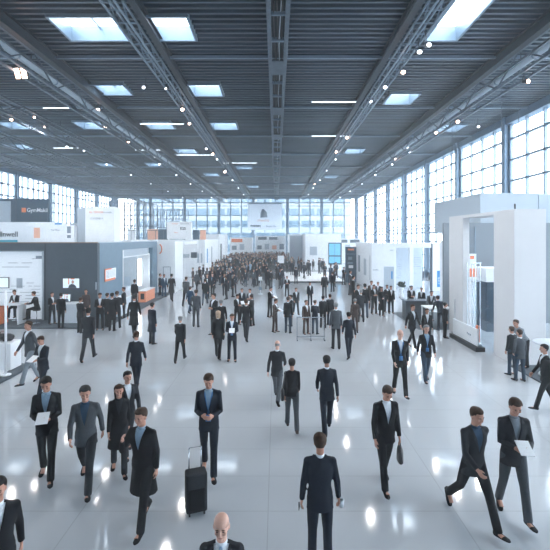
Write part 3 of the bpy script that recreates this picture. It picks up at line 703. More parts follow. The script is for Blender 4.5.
for z in [i * .45 for i in range(12)]: m_.bar((-.2, 0, z), (.25, 0, z), .025)
m_.build('rung', 'steel_pale', ms); MB().bar((-.2, 0, 0), (-.2, 0, 5.1), .04).build('post', 'steel_pale', ms); MB().bar((.25, 0, 0), (.25, 0, 5.1), .04).build('post', 'steel_pale', ms)
gw = MB().box(.1, .13, 1.42, 3.4, .0, 2.6).build('glass_screen', 'booth_glass', bpy.data.objects[portal_name])

lb = thing('low_banner', 'low white banner panel on a black base before the portal opening', 'banner', (8.1, 16.55, 0))
MB().box(-.22, .15, 0, 2.55, 0, .18).build('base', 'black', lb, bevel=.01)
MB().box(-.12, -.08, .12, 2.4, .2, .88).build('panel', 'white', lb); text_obj('lettering', 'Mascas', .13, 'ink_pale', lb, (-.125, 1.0, .5), FL); MB().box(-.03, .12, .2, 2.35, .18, .22).build('shelf', 'pale_grey', lb)
for y in (.12, 2.35): MB().cyl((-.05, y), .02, .18, 1.0 if y < 1 else 1.75, 8).build('rod', 'chrome', lb)
mm = thing('model_boat', 'small orange and white model on the low banner shelf', 'model', (8.13, 16.9, .22))
MB().loft([((0, -.25, .05), .02, .02), ((0, -.1, .05), .07, .05), ((0, .15, .05), .07, .05), ((0, .28, .06), .02, .02)], 8, (1, 0, 0)).build('hull', 'white', mm); MB().box(-.04, .04, -.08, .12, .09, .75).build('mast', 'orange', mm)

cr = tag(B(8.2, 16.5, 11.2, 14.7, .002, .05).build('carpet', 'carpet'), 'dark carpet at the right edge beside the white pillar end', 'carpet')
ht = thing('high_table', 'white round high table with curved white pedestal at the right edge', 'table', (8.95, 13.6, .05))
MB().lathe((0, 0, 0), [(.02, 0), (.4, 0), (.38, .04), (.16, .25), (.09, .6), (.14, .95), (.3, 1.02), (.02, 1.03)], 24).build('pedestal', 'white', ht, True)
MB().lathe((0, 0, 1.03), [(.02, 0), (.55, 0), (.57, .02), (.55, .05), (.02, .05)], 28).build('tabletop', 'white_cool', ht, True)
lp = thing('leaflet_box', 'black leaflet box on the white round high table', 'box', (9.15, 13.55, 1.08))
MB().box(-.2, .2, -.12, .12, 0, .12).build('body', 'black', lp, bevel=.01); MB().box(-.17, .17, -.09, .09, .12, .13).build('paper', 'paper', lp)
dk = slab('dark_cabinet', 'dark cabinet behind the white pillar at the right frame edge', 'cabinet', 12.0, 13.6, 17.0, 18.2, 3.2, 'steel')

# hanging fascia box
hf = thing('hanging_fascia', 'large grey-blue fascia box hanging above the portal stand', 'fascia', (11, 22.6, 4.9))
MB().box(0, .2, 0, 6.6, .0, 2.02).build('side_panel', 'pale_grey', hf)
MB().box(.2, 3.1, -.0, .2, 0, 2.02).build('front_panel', 'pale_grey', hf); MB().box(3.14, 6.2, 0, .2, 0, 1.98).build('front_panel', 'pale_grey', hf)
MB().box(.2, 6.2, 6.4, 6.6, 0, 2.0).build('rear_panel', 'pale_grey', hf)
m_ = MB()
for y in (.3, 3.2, 6.3): m_.bar((.1, y, .0), (6, y, -.12), .07)
m_.bar((.3, .2, -.12), (.3, 6.3, -.12), .07).bar((3, .2, -.12), (3, 6.3, -.12), .07); m_.build('support_frame', 'steel_pale', hf)
for x, y in ((1.2, .1), (1.2, 6.5), (5.8, .1), (5.8, 6.5)): MB().bar((x, y, 1.9), (x, y, ZC - 4.92), .03).build('hanger', 'steel', hf)

# R2 white stand with niche
w = thing('exhibition_stand', 'white stand with grey door and recessed niche, second on the right', 'exhibition stand', (8.2, 36, 0))
MB().box(0, 2.1, 0, .3, 0, 4.08).build('front_wall', 'white', w); MB().box(0, .3, .3, 7.2, 0, 4.08).build('side_wall', 'white', w)
MB().box(2.1, 5.1, 0, .3, 3.66, 4.08).build('fascia', 'white', w); MB().box(2.1, 5.1, 2.2, 2.4, 0, 3.66).build('niche_back_wall', 'white_cool', w); MB().box(2.1, 5.1, .3, 2.4, 3.66, 3.75).build('niche_ceiling', 'white', w)
MB().box(1.9, 2.1, .3, 2.4, 0, 3.66).build('niche_side', 'white', w); MB().box(3.3, 3.62, .1, .5, 0, 3.66).build('column', 'white', w); MB().box(5.1, 5.22, 0, .3, 0, 4.08).build('dark_strip', 'ink', w); MB().box(5.22, 6.6, 0, .3, 0, 4.08).build('front_wall', 'white', w)
dr = MB().box(1.05, 1.9, -.03, 0, 0, 2.05).build('door', 'pale_grey', w); MB().box(.66 + 1.0, .66 + 1.12, -.05, -.03, 1.0, 1.65).build('door_window', 'blue', dr)
MB().box(5.6, 5.95, -.04, 0, .3, 1.7).build('blue_banner', 'blue', w); text_obj('lettering', 'CIEB', .3, 'white_ink', w, (5.86, -.05, .55), (R(90), R(-90), 0), .004)
m_ = MB(); lines(m_, 2.3, 3.2, 2.19, .9, 2.9, 11, rg, .02, .7); lines(m_, 3.8, 5.0, 2.19, .9, 2.9, 11, rg, .02, .7); m_.build('wall_print', 'ink_pale', w)
text_obj('lettering', 'aloaffia', .17, 'ink_pale', w, (.1, -.01, 1.72), FC); text_obj('lettering', 'JEOJ', .2, 'ink', w, (2.4, 2.18, 3.2), FC); text_obj('lettering', 'BON', .14, 'ink_pale', w, (1.55, -.01, 3.4), FC)
MB().box(-.015, 0, 2.2, 3.2, 1.1, 2.6).build('side_picture', 'pale_grey', w); MB().box(-.015, 0, .6, .7, .8, 3.0).build('side_line', 'ink_pale', w); MB().box(-.015, 0, 5.0, 5.8, 1.2, 2.8).build('side_picture', 'ink_pale', w)
w = slab('dark_column_rack', 'narrow white rack with dark slots between the niche stand and the portal', 'rack', 12.1, 13.3, 30, 31, 4.3, 'white')
MB().box(.05, .45, -.03, 0, 3.4, 4.1).build('slot', 'ink', w); MB().box(.05, .45, -.03, 0, 2.0, 3.1).build('slot', 'ink', w); MB().box(.05, .45, -.03, 0, .6, 1.5).build('slot', 'ink', w)
fv = thing('flower_vase', 'tall white vase with dark leafy plant before the niche', 'plant', (9.4, 31.5, 0))
MB().lathe((0, 0, 0), [(.02, 0), (.2, 0), (.13, .2), (.1, .5), (.17, .75), (.02, .75)], 16).build('vase', 'white', fv, True)
m_ = MB()
for i in range(60):
    a_ = rg.uniform(0, 6.28); r_ = rg.uniform(.05, .34); z = .85 + rg.uniform(0, .35); c0 = Vector((math.cos(a_) * r_, math.sin(a_) * r_, z)); m_.ell(c0, .07, .07, .05, 6, 4)
m_.build('foliage', 'plant', fv)
rc = thing('reception_counter', 'dark grey reception counter before the niche stand on the right', 'counter', (7.15, 23.1, .003))
MB().box(0, 1.25, 0, .7, 0, 1.0).build('body', 'counter_grey', rc, bevel=.01); MB().box(-.05, 1.3, -.06, .76, 1.0, 1.05).build('top', 'steel', rc)
lt = thing('reading_lamp', 'thin black desk lamp on the left of the reception counter', 'lamp', (7.35, 23.4, 1.05))
MB().cyl((0, 0), .08, 0, .02, 14).build('base', 'black', lt); MB().tube([(0, 0, .02), (-.03, 0, .45), (.1, 0, .75)], .014, 6).build('arm', 'black', lt); MB().ell((.13, 0, .74), .07, .04, .03).build('head', 'black', lt)
bt = MB().lathe((0, 0, 0), [(.01, 0), (.04, 0), (.04, .2), (.015, .27), (.015, .32), (.005, .32)], 10).build('bottle', 'white_cool', smooth=True); bt.location = (7.75, 23.3, 1.05); tag(bt, 'clear bottle standing on the dark reception counter', 'bottle')
wt = thing('white_table', 'white side table right of the dark reception counter', 'table', (7.95, 21.55, .003))
MB().box(-.35, .9, -.5, .5, .92, .98).build('tabletop', 'white', wt, bevel=.01)
for x in (-.3, .85):
    for y in (-.45, .45): MB().bar((x, y, 0), (x, y, .92), .05).build('leg', 'white', wt)
c_ = tag(B(7.0, 9.7, 20.6, 25.5, .0, .002).build('carpet', 'carpet'), 'dark carpet under the reception counter on the right', 'carpet')

py_ = thing('info_pylon', 'dark tall info pylon with orange heading at the right of the crowd', 'pylon', (7.15, 42.5, 0))
MB().box(-.1, .98, 0, .3, 0, 3.6).build('body', 'banner_dark', py_)
MB().box(.12, .75, -.02, 0, 3.25, 3.42).build('orange_heading', 'orange', py_); MB().box(.0, .9, -.02, 0, 2.85, 2.9).box(.15, .55, -.02, 0, 2.3, 2.6).box(.1, .6, -.02, 0, 1.9, 2.05).build('print', 'steel_pale', py_); MB().box(.2, .65, -.03, 0, 1.45, 1.75).build('white_field', 'white', py_)
py_.location.z = 0
# R3 white stand with blue screens
w = thing('exhibition_stand', 'white stand with blue screen wall in the right background', 'exhibition stand', (4.1, 58.5, 0))
MB().box(0, 5.0, 0, .3, 0, 5.1).build('front_wall', 'white', w); MB().box(0, .3, .3, 7, 0, 5.1).build('side_wall', 'white', w); MB().box(3.2, 5.05, -.06, 0, .8, 3.85).build('screen_frame', 'banner_dark', w)
for x in (3.3, 4.1): MB().box(x, x + .75, -.08, -.06, 2.1, 3.7).build('blue_screen', 'screen_blue', w); MB().box(x, x + .75, -.08, -.06, 1.0, 1.9).build('blue_screen', 'screen_blue', w)
MB().box(.6, 1.6, -.02, 0, 2.1, 3.3).build('picture', 'pale_grey', w)
w = slab('stand_wall', 'pale angled stand block left of the blue screen wall', 'stand wall', 2.1, 4.0, 64, 66, 4.9, 'pale_grey')
# low platform
pf = thing('low_platform', 'low white stage platform with dark edge in the middle background', 'platform', (1.0, 42.2, 0))
MB().box(0, 5.9, 0, 12, 0, .14).build('deck', 'white', pf); MB().box(-.03, 5.93, -.03, 0, 0, .15).build('edge', 'ink', pf); MB().box(-.03, 0, 0, 12, 0, .15).build('edge', 'ink', pf)
# info stand in aisle
f = thing('info_stand', 'thin grey info stand standing alone in the middle aisle', 'stand', (-1.25, 33.6, 0))
MB().cyl((0, 0), .2, 0, .03, 18).build('foot', 'pale_grey', f); MB().cyl((0, 0), .03, .03, 1.15, 10).build('pole', 'pale_grey', f); MB().box(-.14, .14, -.02, .02, 1.1, 1.4).build('plate', 'white', f); MB().box(-.12, .12, -.05, -.02, .35, .6).build('tray', 'steel_pale', f)
# standing tables in the crowd
def bar_table(label, x, y, r=.4, col='white'):
    t = thing('bar_table', label, 'table', (x, y, 0))
    MB().lathe((0, 0, 1.02), [(.02, 0), (r, 0), (r, .04), (.02, .04)], 22).build('tabletop', col, t); MB().cyl((0, 0), .04, .03, 1.02, 10).build('pole', 'chrome', t); MB().lathe((0, 0, 0), [(.02, 0), (.28, 0), (.26, .03), (.05, .04)], 20).build('foot', 'chrome', t)
X, Y = G(245, 322); bar_table('round white bar table between the huddle of people left of middle', X, Y, .5)
X, Y = G(313, 340); 
rt = thing('rail_frame', 'low metal rail frame standing among the group right of middle', 'rail', (X - .7, Y, 0))
for x in (0, .6, 1.2): MB().bar((x, 0, 0), (x, 0, 1.0), .04).build('post', 'chrome', rt); MB().bar((x, -.2, .02), (x, .2, .02), .04).build('foot', 'steel', rt)
MB().bar((0, 0, 1.0), (1.2, 0, 1.0), .04).bar((0, 0, .15), (1.2, 0, .15), .04).build('rail', 'chrome', rt)
nb = tag(B(.2, .95, 50, 50.05, 1.5, 2.4).build('sign_board', 'white'), 'small white sign board held up over the far crowd', 'sign')
MB().bar((.57, 50.1, 0), (.57, 50.1, 1.6), .05).build('post', 'steel', nb)
# ------------------------------------------------------------------ people
def remesh(mb_, voxel, smooth=2, dec=None, fac=.5):
    me = mb_.mesh('tmp', ['white']); o = bpy.data.objects.new('tmp_remesh', me); COL.objects.link(o)
    r = o.modifiers.new('r', 'REMESH'); r.mode = 'VOXEL'; r.voxel_size = voxel; r.use_smooth_shade = True
    if smooth: s_ = o.modifiers.new('s', 'SMOOTH'); s_.iterations = smooth; s_.factor = fac
    if dec: d_ = o.modifiers.new('d', 'DECIMATE'); d_.ratio = dec
    bpy.context.view_layer.update()
    out = bpy.data.meshes.new_from_object(o.evaluated_get(bpy.context.evaluated_depsgraph_get()))
    bpy.data.objects.remove(o); bpy.data.meshes.remove(me)
    out.materials.clear(); out.shade_smooth()
    return out
def V(*a): return Vector(a)
HEADP = [(0, -.030, .022, .022), (.012, -.030, .036, .036), (.03, -.022, .050, .062), (.055, -.012, .060, .078), (.085, -.003, .067, .088), (.115, .001, .073, .094),
         (.145, .003, .076, .096), (.17, .005, .075, .094), (.195, .007, .066, .083), (.213, .008, .050, .064), (.226, .009, .028, .036), (.23, .009, .006, .008)]
def headprof(z):
    for a, b_ in zip(HEADP, HEADP[1:]):
        if a[0] <= z <= b_[0]:
            t = (z - a[0]) / (b_[0] - a[0]); return [a[i] + (b_[i] - a[i]) * t for i in range(1, 4)]
    return HEADP[0][1:] if z < 0 else HEADP[-1][1:]

class Pose:
    """front is -Y, left is +X.  angles in degrees"""
    def __init__(s, lean=2, legs=((0, 2), (0, 2)), arms=((0, 6, 8, 0), (0, 6, 8, 0)), head=(0, 0), twist=0, foot=(0, 0), spread=.02, sit=False, fem=False, lower=0):
        s.lean = R(lean); s.fem = fem
        thigh, shank = .435, .42
        hipz = 0; s.hip = V(0, 0, 0)
        s.leg = []
        for i, sx_ in enumerate((1, -1)):
            a, k = R(legs[i][0]), R(legs[i][1]); out = legs[i][2] if len(legs[i]) > 2 else spread
            h = V(sx_ * .088, 0, 0); d = V(sx_ * out, -math.sin(a), -math.cos(a)).normalized(); kn = h + d * thigh
            d2 = V(sx_ * out * .6, -math.sin(a - k), -math.cos(a - k)).normalized(); an = kn + d2 * shank
            s.leg.append((h, kn, an))
        s.footp = [R(f) for f in foot]
        low = []
        for i in range(2):
            h, kn, an = s.leg[i]; p = s.footp[i]   # heel up angle p
            toe = an + V(0, -.17 * math.cos(p) - .07 * math.sin(p), -.17 * math.sin(p) - .075 * math.cos(p)); heel = an + V(0, .06 * math.cos(p), .06 * math.sin(p) - .085 * math.cos(p))
            low.append(min(toe.z, heel.z))
        s.dz = -min(low)
        if lower: s.dz = lower
        s.leg = [tuple(q + V(0, 0, s.dz) for q in l) for l in s.leg]
        s.hz = s.dz
        s.TM = Matrix.Translation(V(0, 0, s.hz)) @ Matrix.Rotation(s.lean, 4, 'X') @ Matrix.Rotation(R(twist), 4, 'Z') @ Matrix.Translation(V(0, 0, -.92))
        s.HM = s.TM @ Matrix.Translation(V(0, -.012, 1.545)) @ Matrix.Rotation(R(head[0]), 4, 'Z') @ Matrix.Rotation(R(head[1]) - s.lean * .6, 4, 'X')
        s.arm = []
        sw = .166 if not fem else .145
        for i, sx_ in enumerate((1, -1)):
            sa, ab, e, yaw = [R(q) for q in arms[i]]
            sh = V(sx_ * sw, .005, 1.412)
            d = V(sx_ * math.sin(ab), -math.sin(sa) * math.cos(ab), -math.cos(sa) * math.cos(ab)); el = sh + d * .29
            d2 = V(-sx_ * math.sin(yaw) + sx_ * math.sin(ab) * .5 * (1 if yaw == 0 else 0), -math.sin(sa + e) * math.cos(yaw), -math.cos(sa + e) * math.cos(yaw)).normalized(); wr = el + d2 * .255
            s.arm.append((sh, el, wr, d2, sx_))
    def T(s, m_):      # torso-space mesh builder -> posed
        m_.v = [tuple(s.TM @ Vector(q)) for q in m_.v]; return m_
TORSO = [(.90, .150, .105, .0), (.98, .158, .108, .0), (1.08, .136, .098, -.002), (1.18, .142, .103, -.004), (1.28, .168, .112, -.004), (1.36, .170, .108, 0), (1.41, .152, .092, .004), (1.445, .105, .072, .008), (1.475, .075, .062, .01), (1.50, .054, .056, .006)]
TORSOF = [(.90, .155, .105, .0), (.98, .160, .110, .0), (1.08, .122, .090, 0), (1.18, .128, .095, -.004), (1.28, .148, .118, -.012), (1.36, .155, .102, -.002), (1.41, .148, .085, .004), (1.445, .11, .068, .008), (1.475, .065, .055, .01), (1.50, .046, .048, .006)]
def torso_rings(p, grow=0., z0=.9, z1=1.5, hem=None, hemgrow=0.):
    rs = []
    src = TORSOF if p.fem else TORSO
    for z, rx, ry, yo in src:
        if z < z0 - .01 or z > z1 + .01: continue
        rs.append((z, rx + grow, ry + grow, yo))
    if hem is not None:
        a = rs[0]; n = max(1, int((a[0] - hem) / .12)); pre = []
        for i in range(n, 0, -1):
            z = a[0] + (hem - a[0]) * i / n; pre.append((z, a[1] + hemgrow * i / n, a[2] + hemgrow * .8 * i / n, a[3]))
        rs = pre + rs
    return rs
def front_y(p, x, z, grow):
    rs = torso_rings(p, grow, .9, 1.5, .78, .02)
    for a, b_ in zip(rs, rs[1:]):
        if a[0] <= z <= b_[0]:
            t = (z - a[0]) / (b_[0] - a[0]); rx, ry, yo = [a[i] + (b_[i] - a[i]) * t for i in (1, 2, 3)]
            return yo - ry * math.sqrt(max(.02, 1 - (x / rx) ** 2))
    return -.1
def arm_mb(p, i, rs, upto=1.0, shoulder=True, torso=True):
    sh, el, wr, d2, sx_ = p.arm[i]; m_ = MB()
    pts = []
    if shoulder: pts.append((sh + V(-sx_ * .05, 0, .014), rs[0] * .95))
    pts += [(sh + V(sx_ * .004, 0, 0), rs[0]), (sh.lerp(el, .35), rs[0] * .93), (sh.lerp(el, .75), rs[1] * 1.05), (el, rs[1]), (el.lerp(wr, .3), rs[1] * .95), (el.lerp(wr, upto), rs[2])]
    m_.loft([(q, r_, r_) for q, r_ in pts], 14, (0, 1, 0))
    m_.ell(pts[1 if shoulder else 0][0], rs[0], rs[0], rs[0], 12, 8)
    return m_
def hand_mb(p, i):
    sh, el, wr, d, sx_ = p.arm[i]; m_ = MB(); w = d.cross(V(1, 0, 0)).normalized(); w = w if w.length > .1 else V(0, 0, 1)
    inn = V(-sx_, 0, 0); inn = (inn - d * inn.dot(d)).normalized()
    if w.dot(V(0, -1, .3)) < 0: w = -w
    m_.loft([(wr - d * .03, .024, .020, w), (wr, .026, .018, w), (wr + d * .035, .037, .016, w), (wr + d * .075, .041, .014, w), (wr + d * .09, .038, .011, w)], 12)
    for j, (o, ln) in enumerate(((.030, .068), (.010, .078), (-.010, .072), (-.029, .056))):
        b0 = wr + d * .072 + w * o; b1 = b0 + (d * .94 + inn * .3).normalized() * ln * .45; b2 = b1 + (d * .75 + inn * .65).normalized() * ln * .32; b3 = b2 + (d * .45 + inn * .9).normalized() * ln * .28
        m_.loft([(b0, .0095, .0095), (b1, .009, .009), (b2, .0082, .0082), (b3, .006, .006)], 8, tuple(w))
    b0 = wr + d * .015 + w * .026; b1 = b0 + (d * .7 + w * .6 + inn * .3).normalized() * .038; b2 = b1 + (d * .95 + w * .15 + inn * .3).normalized() * .03; b3 = b2 + (d + inn * .3).normalized() * .018
    m_.loft([(b0, .013, .012), (b1, .011, .011), (b2, .0095, .0095), (b3, .006, .006)], 8, tuple(inn))
    return m_
def head_mb(p, detail=True):
    m_ = MB(); m_.loft([((0, yo, z), rx, ry) for z, yo, rx, ry in HEADP], 20)
    if detail:
        m_.loft([((0, -.094, .128), .007, .006), ((0, -.104, .105), .010, .012), ((0, -.112, .088), .015, .014), ((0, -.098, .076), .013, .008)], 10)
        for sx_ in (1, -1):
            m_.ell((sx_ * .077, .012, .105), .009, .022, .032, 8, 6); m_.ell((sx_ * .028, -.083, .136), .025, .012, .008, 8, 6); m_.ell((sx_ * .038, -.068, .088), .024, .022, .022, 8, 6)
        m_.ell((0, -.086, .056), .024, .012, .008, 8, 6); m_.ell((0, -.070, .022), .026, .024, .018, 8, 6)
    m_.v = [tuple(p.HM @ Vector(q)) for q in m_.v]
    return m_
def join(*ms):
    r = MB()
    for m_ in ms: r.add(m_.v, m_.f)
    return r
def leg_mb(p, i, rs, upto=1.0, top=True):
    h, kn, an = p.leg[i]
    e = kn.lerp(an, upto)
    pts = [(h + V(0, 0, .03), rs[0]), (h.lerp(kn, .25), rs[0] * .97), (h.lerp(kn, .7), (rs[0] + rs[1]) / 2 * .98), (kn, rs[1]), (kn.lerp(e, .3), rs[1] * rs[3]), (kn.lerp(e, .75), (rs[1] * .4 + rs[2] * .6)), (e, rs[2])]
    m_ = MB().loft([(q, r_, r_) for q, r_ in pts], 14, (1, 0, 0)); m_.ell(kn, rs[1], rs[1], rs[1], 12, 8); return m_
def make_body(p, voxel=.0075):
    parts = [head_mb(p)]
    nk = MB(); hc = p.HM @ V(0, .018, .06)
    nk.loft([(tuple(p.TM @ V(0, .01, 1.44)), .062, .058), (tuple(p.TM @ V(0, .008, 1.50)), .054, .054), (tuple(hc), .052, .054)], 14); parts.append(nk)
    parts.append(p.T(MB().loft([((0, yo, z), rx, ry) for z, rx, ry, yo in torso_rings(p, -.012)], 20)))
    for i in range(2):
        a_ = join(arm_mb(p, i, (.046, .038, .026)), hand_mb(p, i)); a_.v = [tuple(p.TM @ Vector(q)) for q in a_.v]; parts.append(a_)
        parts.append(leg_mb(p, i, (.075, .05, .034, .95)))
        h, kn, an = p.leg[i]; pa = p.footp[i]
        parts.append(MB().loft([(an + V(0, .03, -.02), .03, .03), (an + V(0, -.02, -.035), .034, .03), (an + V(0, -.12 * math.cos(pa), -.045 - .12 * math.sin(pa)), .036, .018)], 10, (1, 0, 0)))
    parts.append(MB().loft([(V(0, 0, p.hz - .07), .12, .08), (V(0, 0, p.hz), .145, .1), (V(0, 0, p.hz + .08), .14, .095)], 16))
    return remesh(join(*parts), voxel, 2)
def make_jacket(p, hem=.78, voxel=.013, opening=True, grow=.016, sleeve=1.0):
    rs = torso_rings(p, grow, .9, 1.475, hem, .02 if hem > .6 else .05)
    tm = MB().loft([((0, yo, z), rx, ry) for z, rx, ry, yo in rs], 24)
    pr = [tm]
    for i in range(2): pr.append(arm_mb(p, i, (.058, .047, .038), sleeve * .97))
    # shoulder yoke
    sw = .135 if not p.fem else .115
    pr.append(MB().loft([((-sw, .005, 1.415), .052, .052), ((-.07, .01, 1.445), .056, .05), ((0, .012, 1.462), .06, .052), ((.07, .01, 1.445), .056, .05), ((sw, .005, 1.415), .052, .052)], 12, (0, 1, 0)))
    me = remesh(join(*pr), voxel, 3)
    bm = bmesh.new(); bm.from_mesh(me)
    if opening:
        zb = 1.13 if hem > .6 else 1.2
        zt, wt = 1.49, .078
        for sx_ in (1, -1):
            n = V(zt - zb, 0, -sx_ * wt).normalized() if sx_ > 0 else V(zt - zb, 0, wt).normalized()
            geo_ = [f for f in bm.verts[:] + bm.edges[:] + bm.faces[:]]
            bmesh.ops.bisect_plane(bm, geom=geo_, plane_co=V(0, 0, zb), plane_no=n)
        dele = []
        for f in bm.faces:
            c_ = f.calc_center_median()
            if c_.z > zb and abs(c_.x) < wt * (c_.z - zb) / (zt - zb) and c_.y < -.02 and c_.y > front_y(p, c_.x, c_.z, grow) - .03: dele.append(f)
        bmesh.ops.delete(bm, geom=dele, context='FACES')
        # small opening below the button
    bmesh.ops.transform(bm, matrix=p.TM, verts=bm.verts)
    bm.to_mesh(me); bm.free(); me.shade_smooth()
    return me
def make_lapels(p, grow=.016):
    m_ = MB()
    for sx_ in (1, -1):
        zb, zt, wt = 1.13, 1.475, .074; vs2 = []
        N = 8
        for i in range(N + 1):
            t = i / N; z = zb + (zt - zb) * t; xi = wt * t; ow = .052 * math.sin(min(1, t * 1.35) * math.pi / 2) if t < .72 else .052 * (1 - (t - .72) / .28 * .55)
            for k_, xx in enumerate((xi, xi + ow * .5, xi + ow)):
                yy = front_y(p, xx, min(z, 1.44), grow) - .010 - (.004 if k_ == 1 else 0)
                if z > 1.42: yy += (z - 1.42) * .5
                vs2.append((sx_ * xx, yy, z))
        fs2 = []
        for i in range(N):
            for k_ in range(2):
                a = i * 3 + k_; f = (a, a + 1, a + 4, a + 3); fs2.append(f if sx_ < 0 else f[::-1])
        # thickness
        n0 = len(vs2); vs2 += [(x, y + .007, z) for x, y, z in vs2]; fs2 += [tuple(q + n0 for q in f[::-1]) for f in fs2]
        m_.add(vs2, fs2)
    return p.T(m_)
def make_shirt(p, grow=.004):
    rs = torso_rings(p, grow, .98, 1.475)
    m_ = MB().loft([((0, yo, z), rx, ry) for z, rx, ry, yo in rs], 24)
    m_.loft([((0, .008, 1.455), .066, .064), ((0, .004, 1.49), .060, .062), ((0, .0, 1.515), .057, .060)], 18)
    return p.T(m_)
def make_tie(p, lan=False):
    m_ = MB(); pts = []
    if not lan:
        for z, w in ((1.485, .012), (1.465, .02), (1.45, .012), (1.30, .022), (1.14, .032), (1.11, .012)): pts.append((V(0, front_y(p, 0, min(z, 1.43), .004) - .008 + (max(0, z - 1.43)) * .6, z), w))
        m_.loft([(q, w, .004) for q, w in pts], 8, (1, 0, 0))
    else:
        for sx_ in (1, -1):
            pp = []
            for t in [j / 6 for j in range(7)]:
                z = 1.47 - t * .36; x = sx_ * (.062 * (1 - t) + .004); pp.append(V(x, front_y(p, x, min(z, 1.43), .008) - .014 + max(0, z - 1.43) * .4, z))
            m_.loft([(q, .011, .003) for q in pp], 6, (1, 0, 0))
        c_ = front_y(p, 0, 1.05, .016) - .016
        m_.box(-.045, .045, c_ - .004, c_, .98, 1.10)
    return p.T(m_)
def make_trousers(p, wide=1., voxel=.014, top=1.0):
    pr = [leg_mb(p, i, (.092 * wide, .065 * wide, .060 * wide, .95), 1.07) for i in range(2)]
    pr.append(MB().loft([(V(0, 0, p.hz - .09), .135, .09), (V(0, 0, p.hz), .162, .112), (V(0, 0, p.hz + .08), .156, .106)], 20))
    return remesh(join(*pr), voxel, 3)
def make_skirt(p, hem=.45):
    m_ = MB().loft([((0, 0, hem), .17, .13), ((0, 0, .7), .175, .13), ((0, 0, .9), .165, .115), ((0, 0, 1.05), .135, .10)], 24)
    return m_
def shoe_mb(p, i):
    h, kn, an = p.leg[i]; pa = p.footp[i]; sx_ = (1, -1)[i]
    Mx = Matrix.Translation(an) @ Matrix.Rotation(pa, 4, 'X') @ Matrix.Rotation(R(8) * sx_, 4, 'Z')
    m_ = MB().loft([((0, .075, -.045), .02, .03), ((0, .065, -.042), .034, .040), ((0, .02, -.038), .038, .046), ((0, -.04, -.048), .040, .036), ((0, -.11, -.058), .046, .026), ((0, -.165, -.062), .040, .020), ((0, -.195, -.066), .018, .013)], 12, (1, 0, 0))
    m_.loft([((0, .015, -.04), .042, .05), ((0, .01, .0), .042, .046)], 12, (1, 0, 0))
    m_.v = [tuple(Mx @ Vector(q)) for q in m_.v]; return m_
def make_hair(p, kind='short'):
    m_ = MB(); n = 28; rows = 8
    def hl(a):     # hairline height by angle; a=0 front
        c_ = math.cos(a)
        base = .045 if kind == 'short' else -.06
        if c_ > .55: return .182
        if c_ > .15: return .150
        if c_ > -.1: return .115
        return base + .02 * (c_ + 1)
    if kind == 'bald':
        def hl(a):
            c_ = math.cos(a); return .20 if c_ > .2 else (.11 if c_ > -.1 else .05)
    top = .229 if kind != 'bald' else .150
    vs2 = []
    for r_ in range(rows + 1):
        t = r_ / rows
        for a_ in range(n):
            a = 2 * math.pi * a_ / n; z0 = hl(a); z = z0 + (top - z0) * t if z0 < top else top
            yo, rx, ry = headprof(max(z, .05)); th = (.004 + .012 * math.sin(min(1, t * 2.2) * math.pi / 2)) if kind != 'bald' else .004 * (1 - t) + .0005
            if kind == 'long': th += .012 * (1 - t); rx = max(rx, .07 if z < .1 else rx)
            vs2.append((math.sin(a) * (rx + th), yo - math.cos(a) * (ry + th), z + (.012 * t if kind != 'bald' else 0)))
    fs2 = []
    for r_ in range(rows):
        for a_ in range(n): fs2.append((r_ * n + a_, r_ * n + (a_ + 1) % n, (r_ + 1) * n + (a_ + 1) % n, (r_ + 1) * n + a_))
    if kind != 'bald': fs2.append(tuple(rows * n + a_ for a_ in range(n)))
    m_.add(vs2, fs2)
    if kind == 'long': m_.loft([((0, .03, -.08), .05, .02), ((0, .05, -.03), .066, .035), ((0, .055, .05), .07, .05), ((0, .04, .12), .07, .06)], 14, (1, 0, 0))
    m_.v = [tuple(p.HM @ Vector(q)) for q in m_.v]
    return m_
def face_bits(p):
    e = MB()
    for sx_ in (1, -1): e.ell((sx_ * .030, -.0905, .118), .012, .004, .0055, 8, 6)
    e.v = [tuple(p.HM @ Vector(q)) for q in e.v]
    l = MB().ell((0, -.0965, .057), .021, .004, .0055, 10, 6); l.v = [tuple(p.HM @ Vector(q)) for q in l.v]
    b_ = MB()
    for sx_ in (1, -1): b_.ell((sx_ * .031, -.094, .137), .017, .004, .0035, 8, 6)
    b_.v = [tuple(p.HM @ Vector(q)) for q in b_.v]
    return e, l, b_

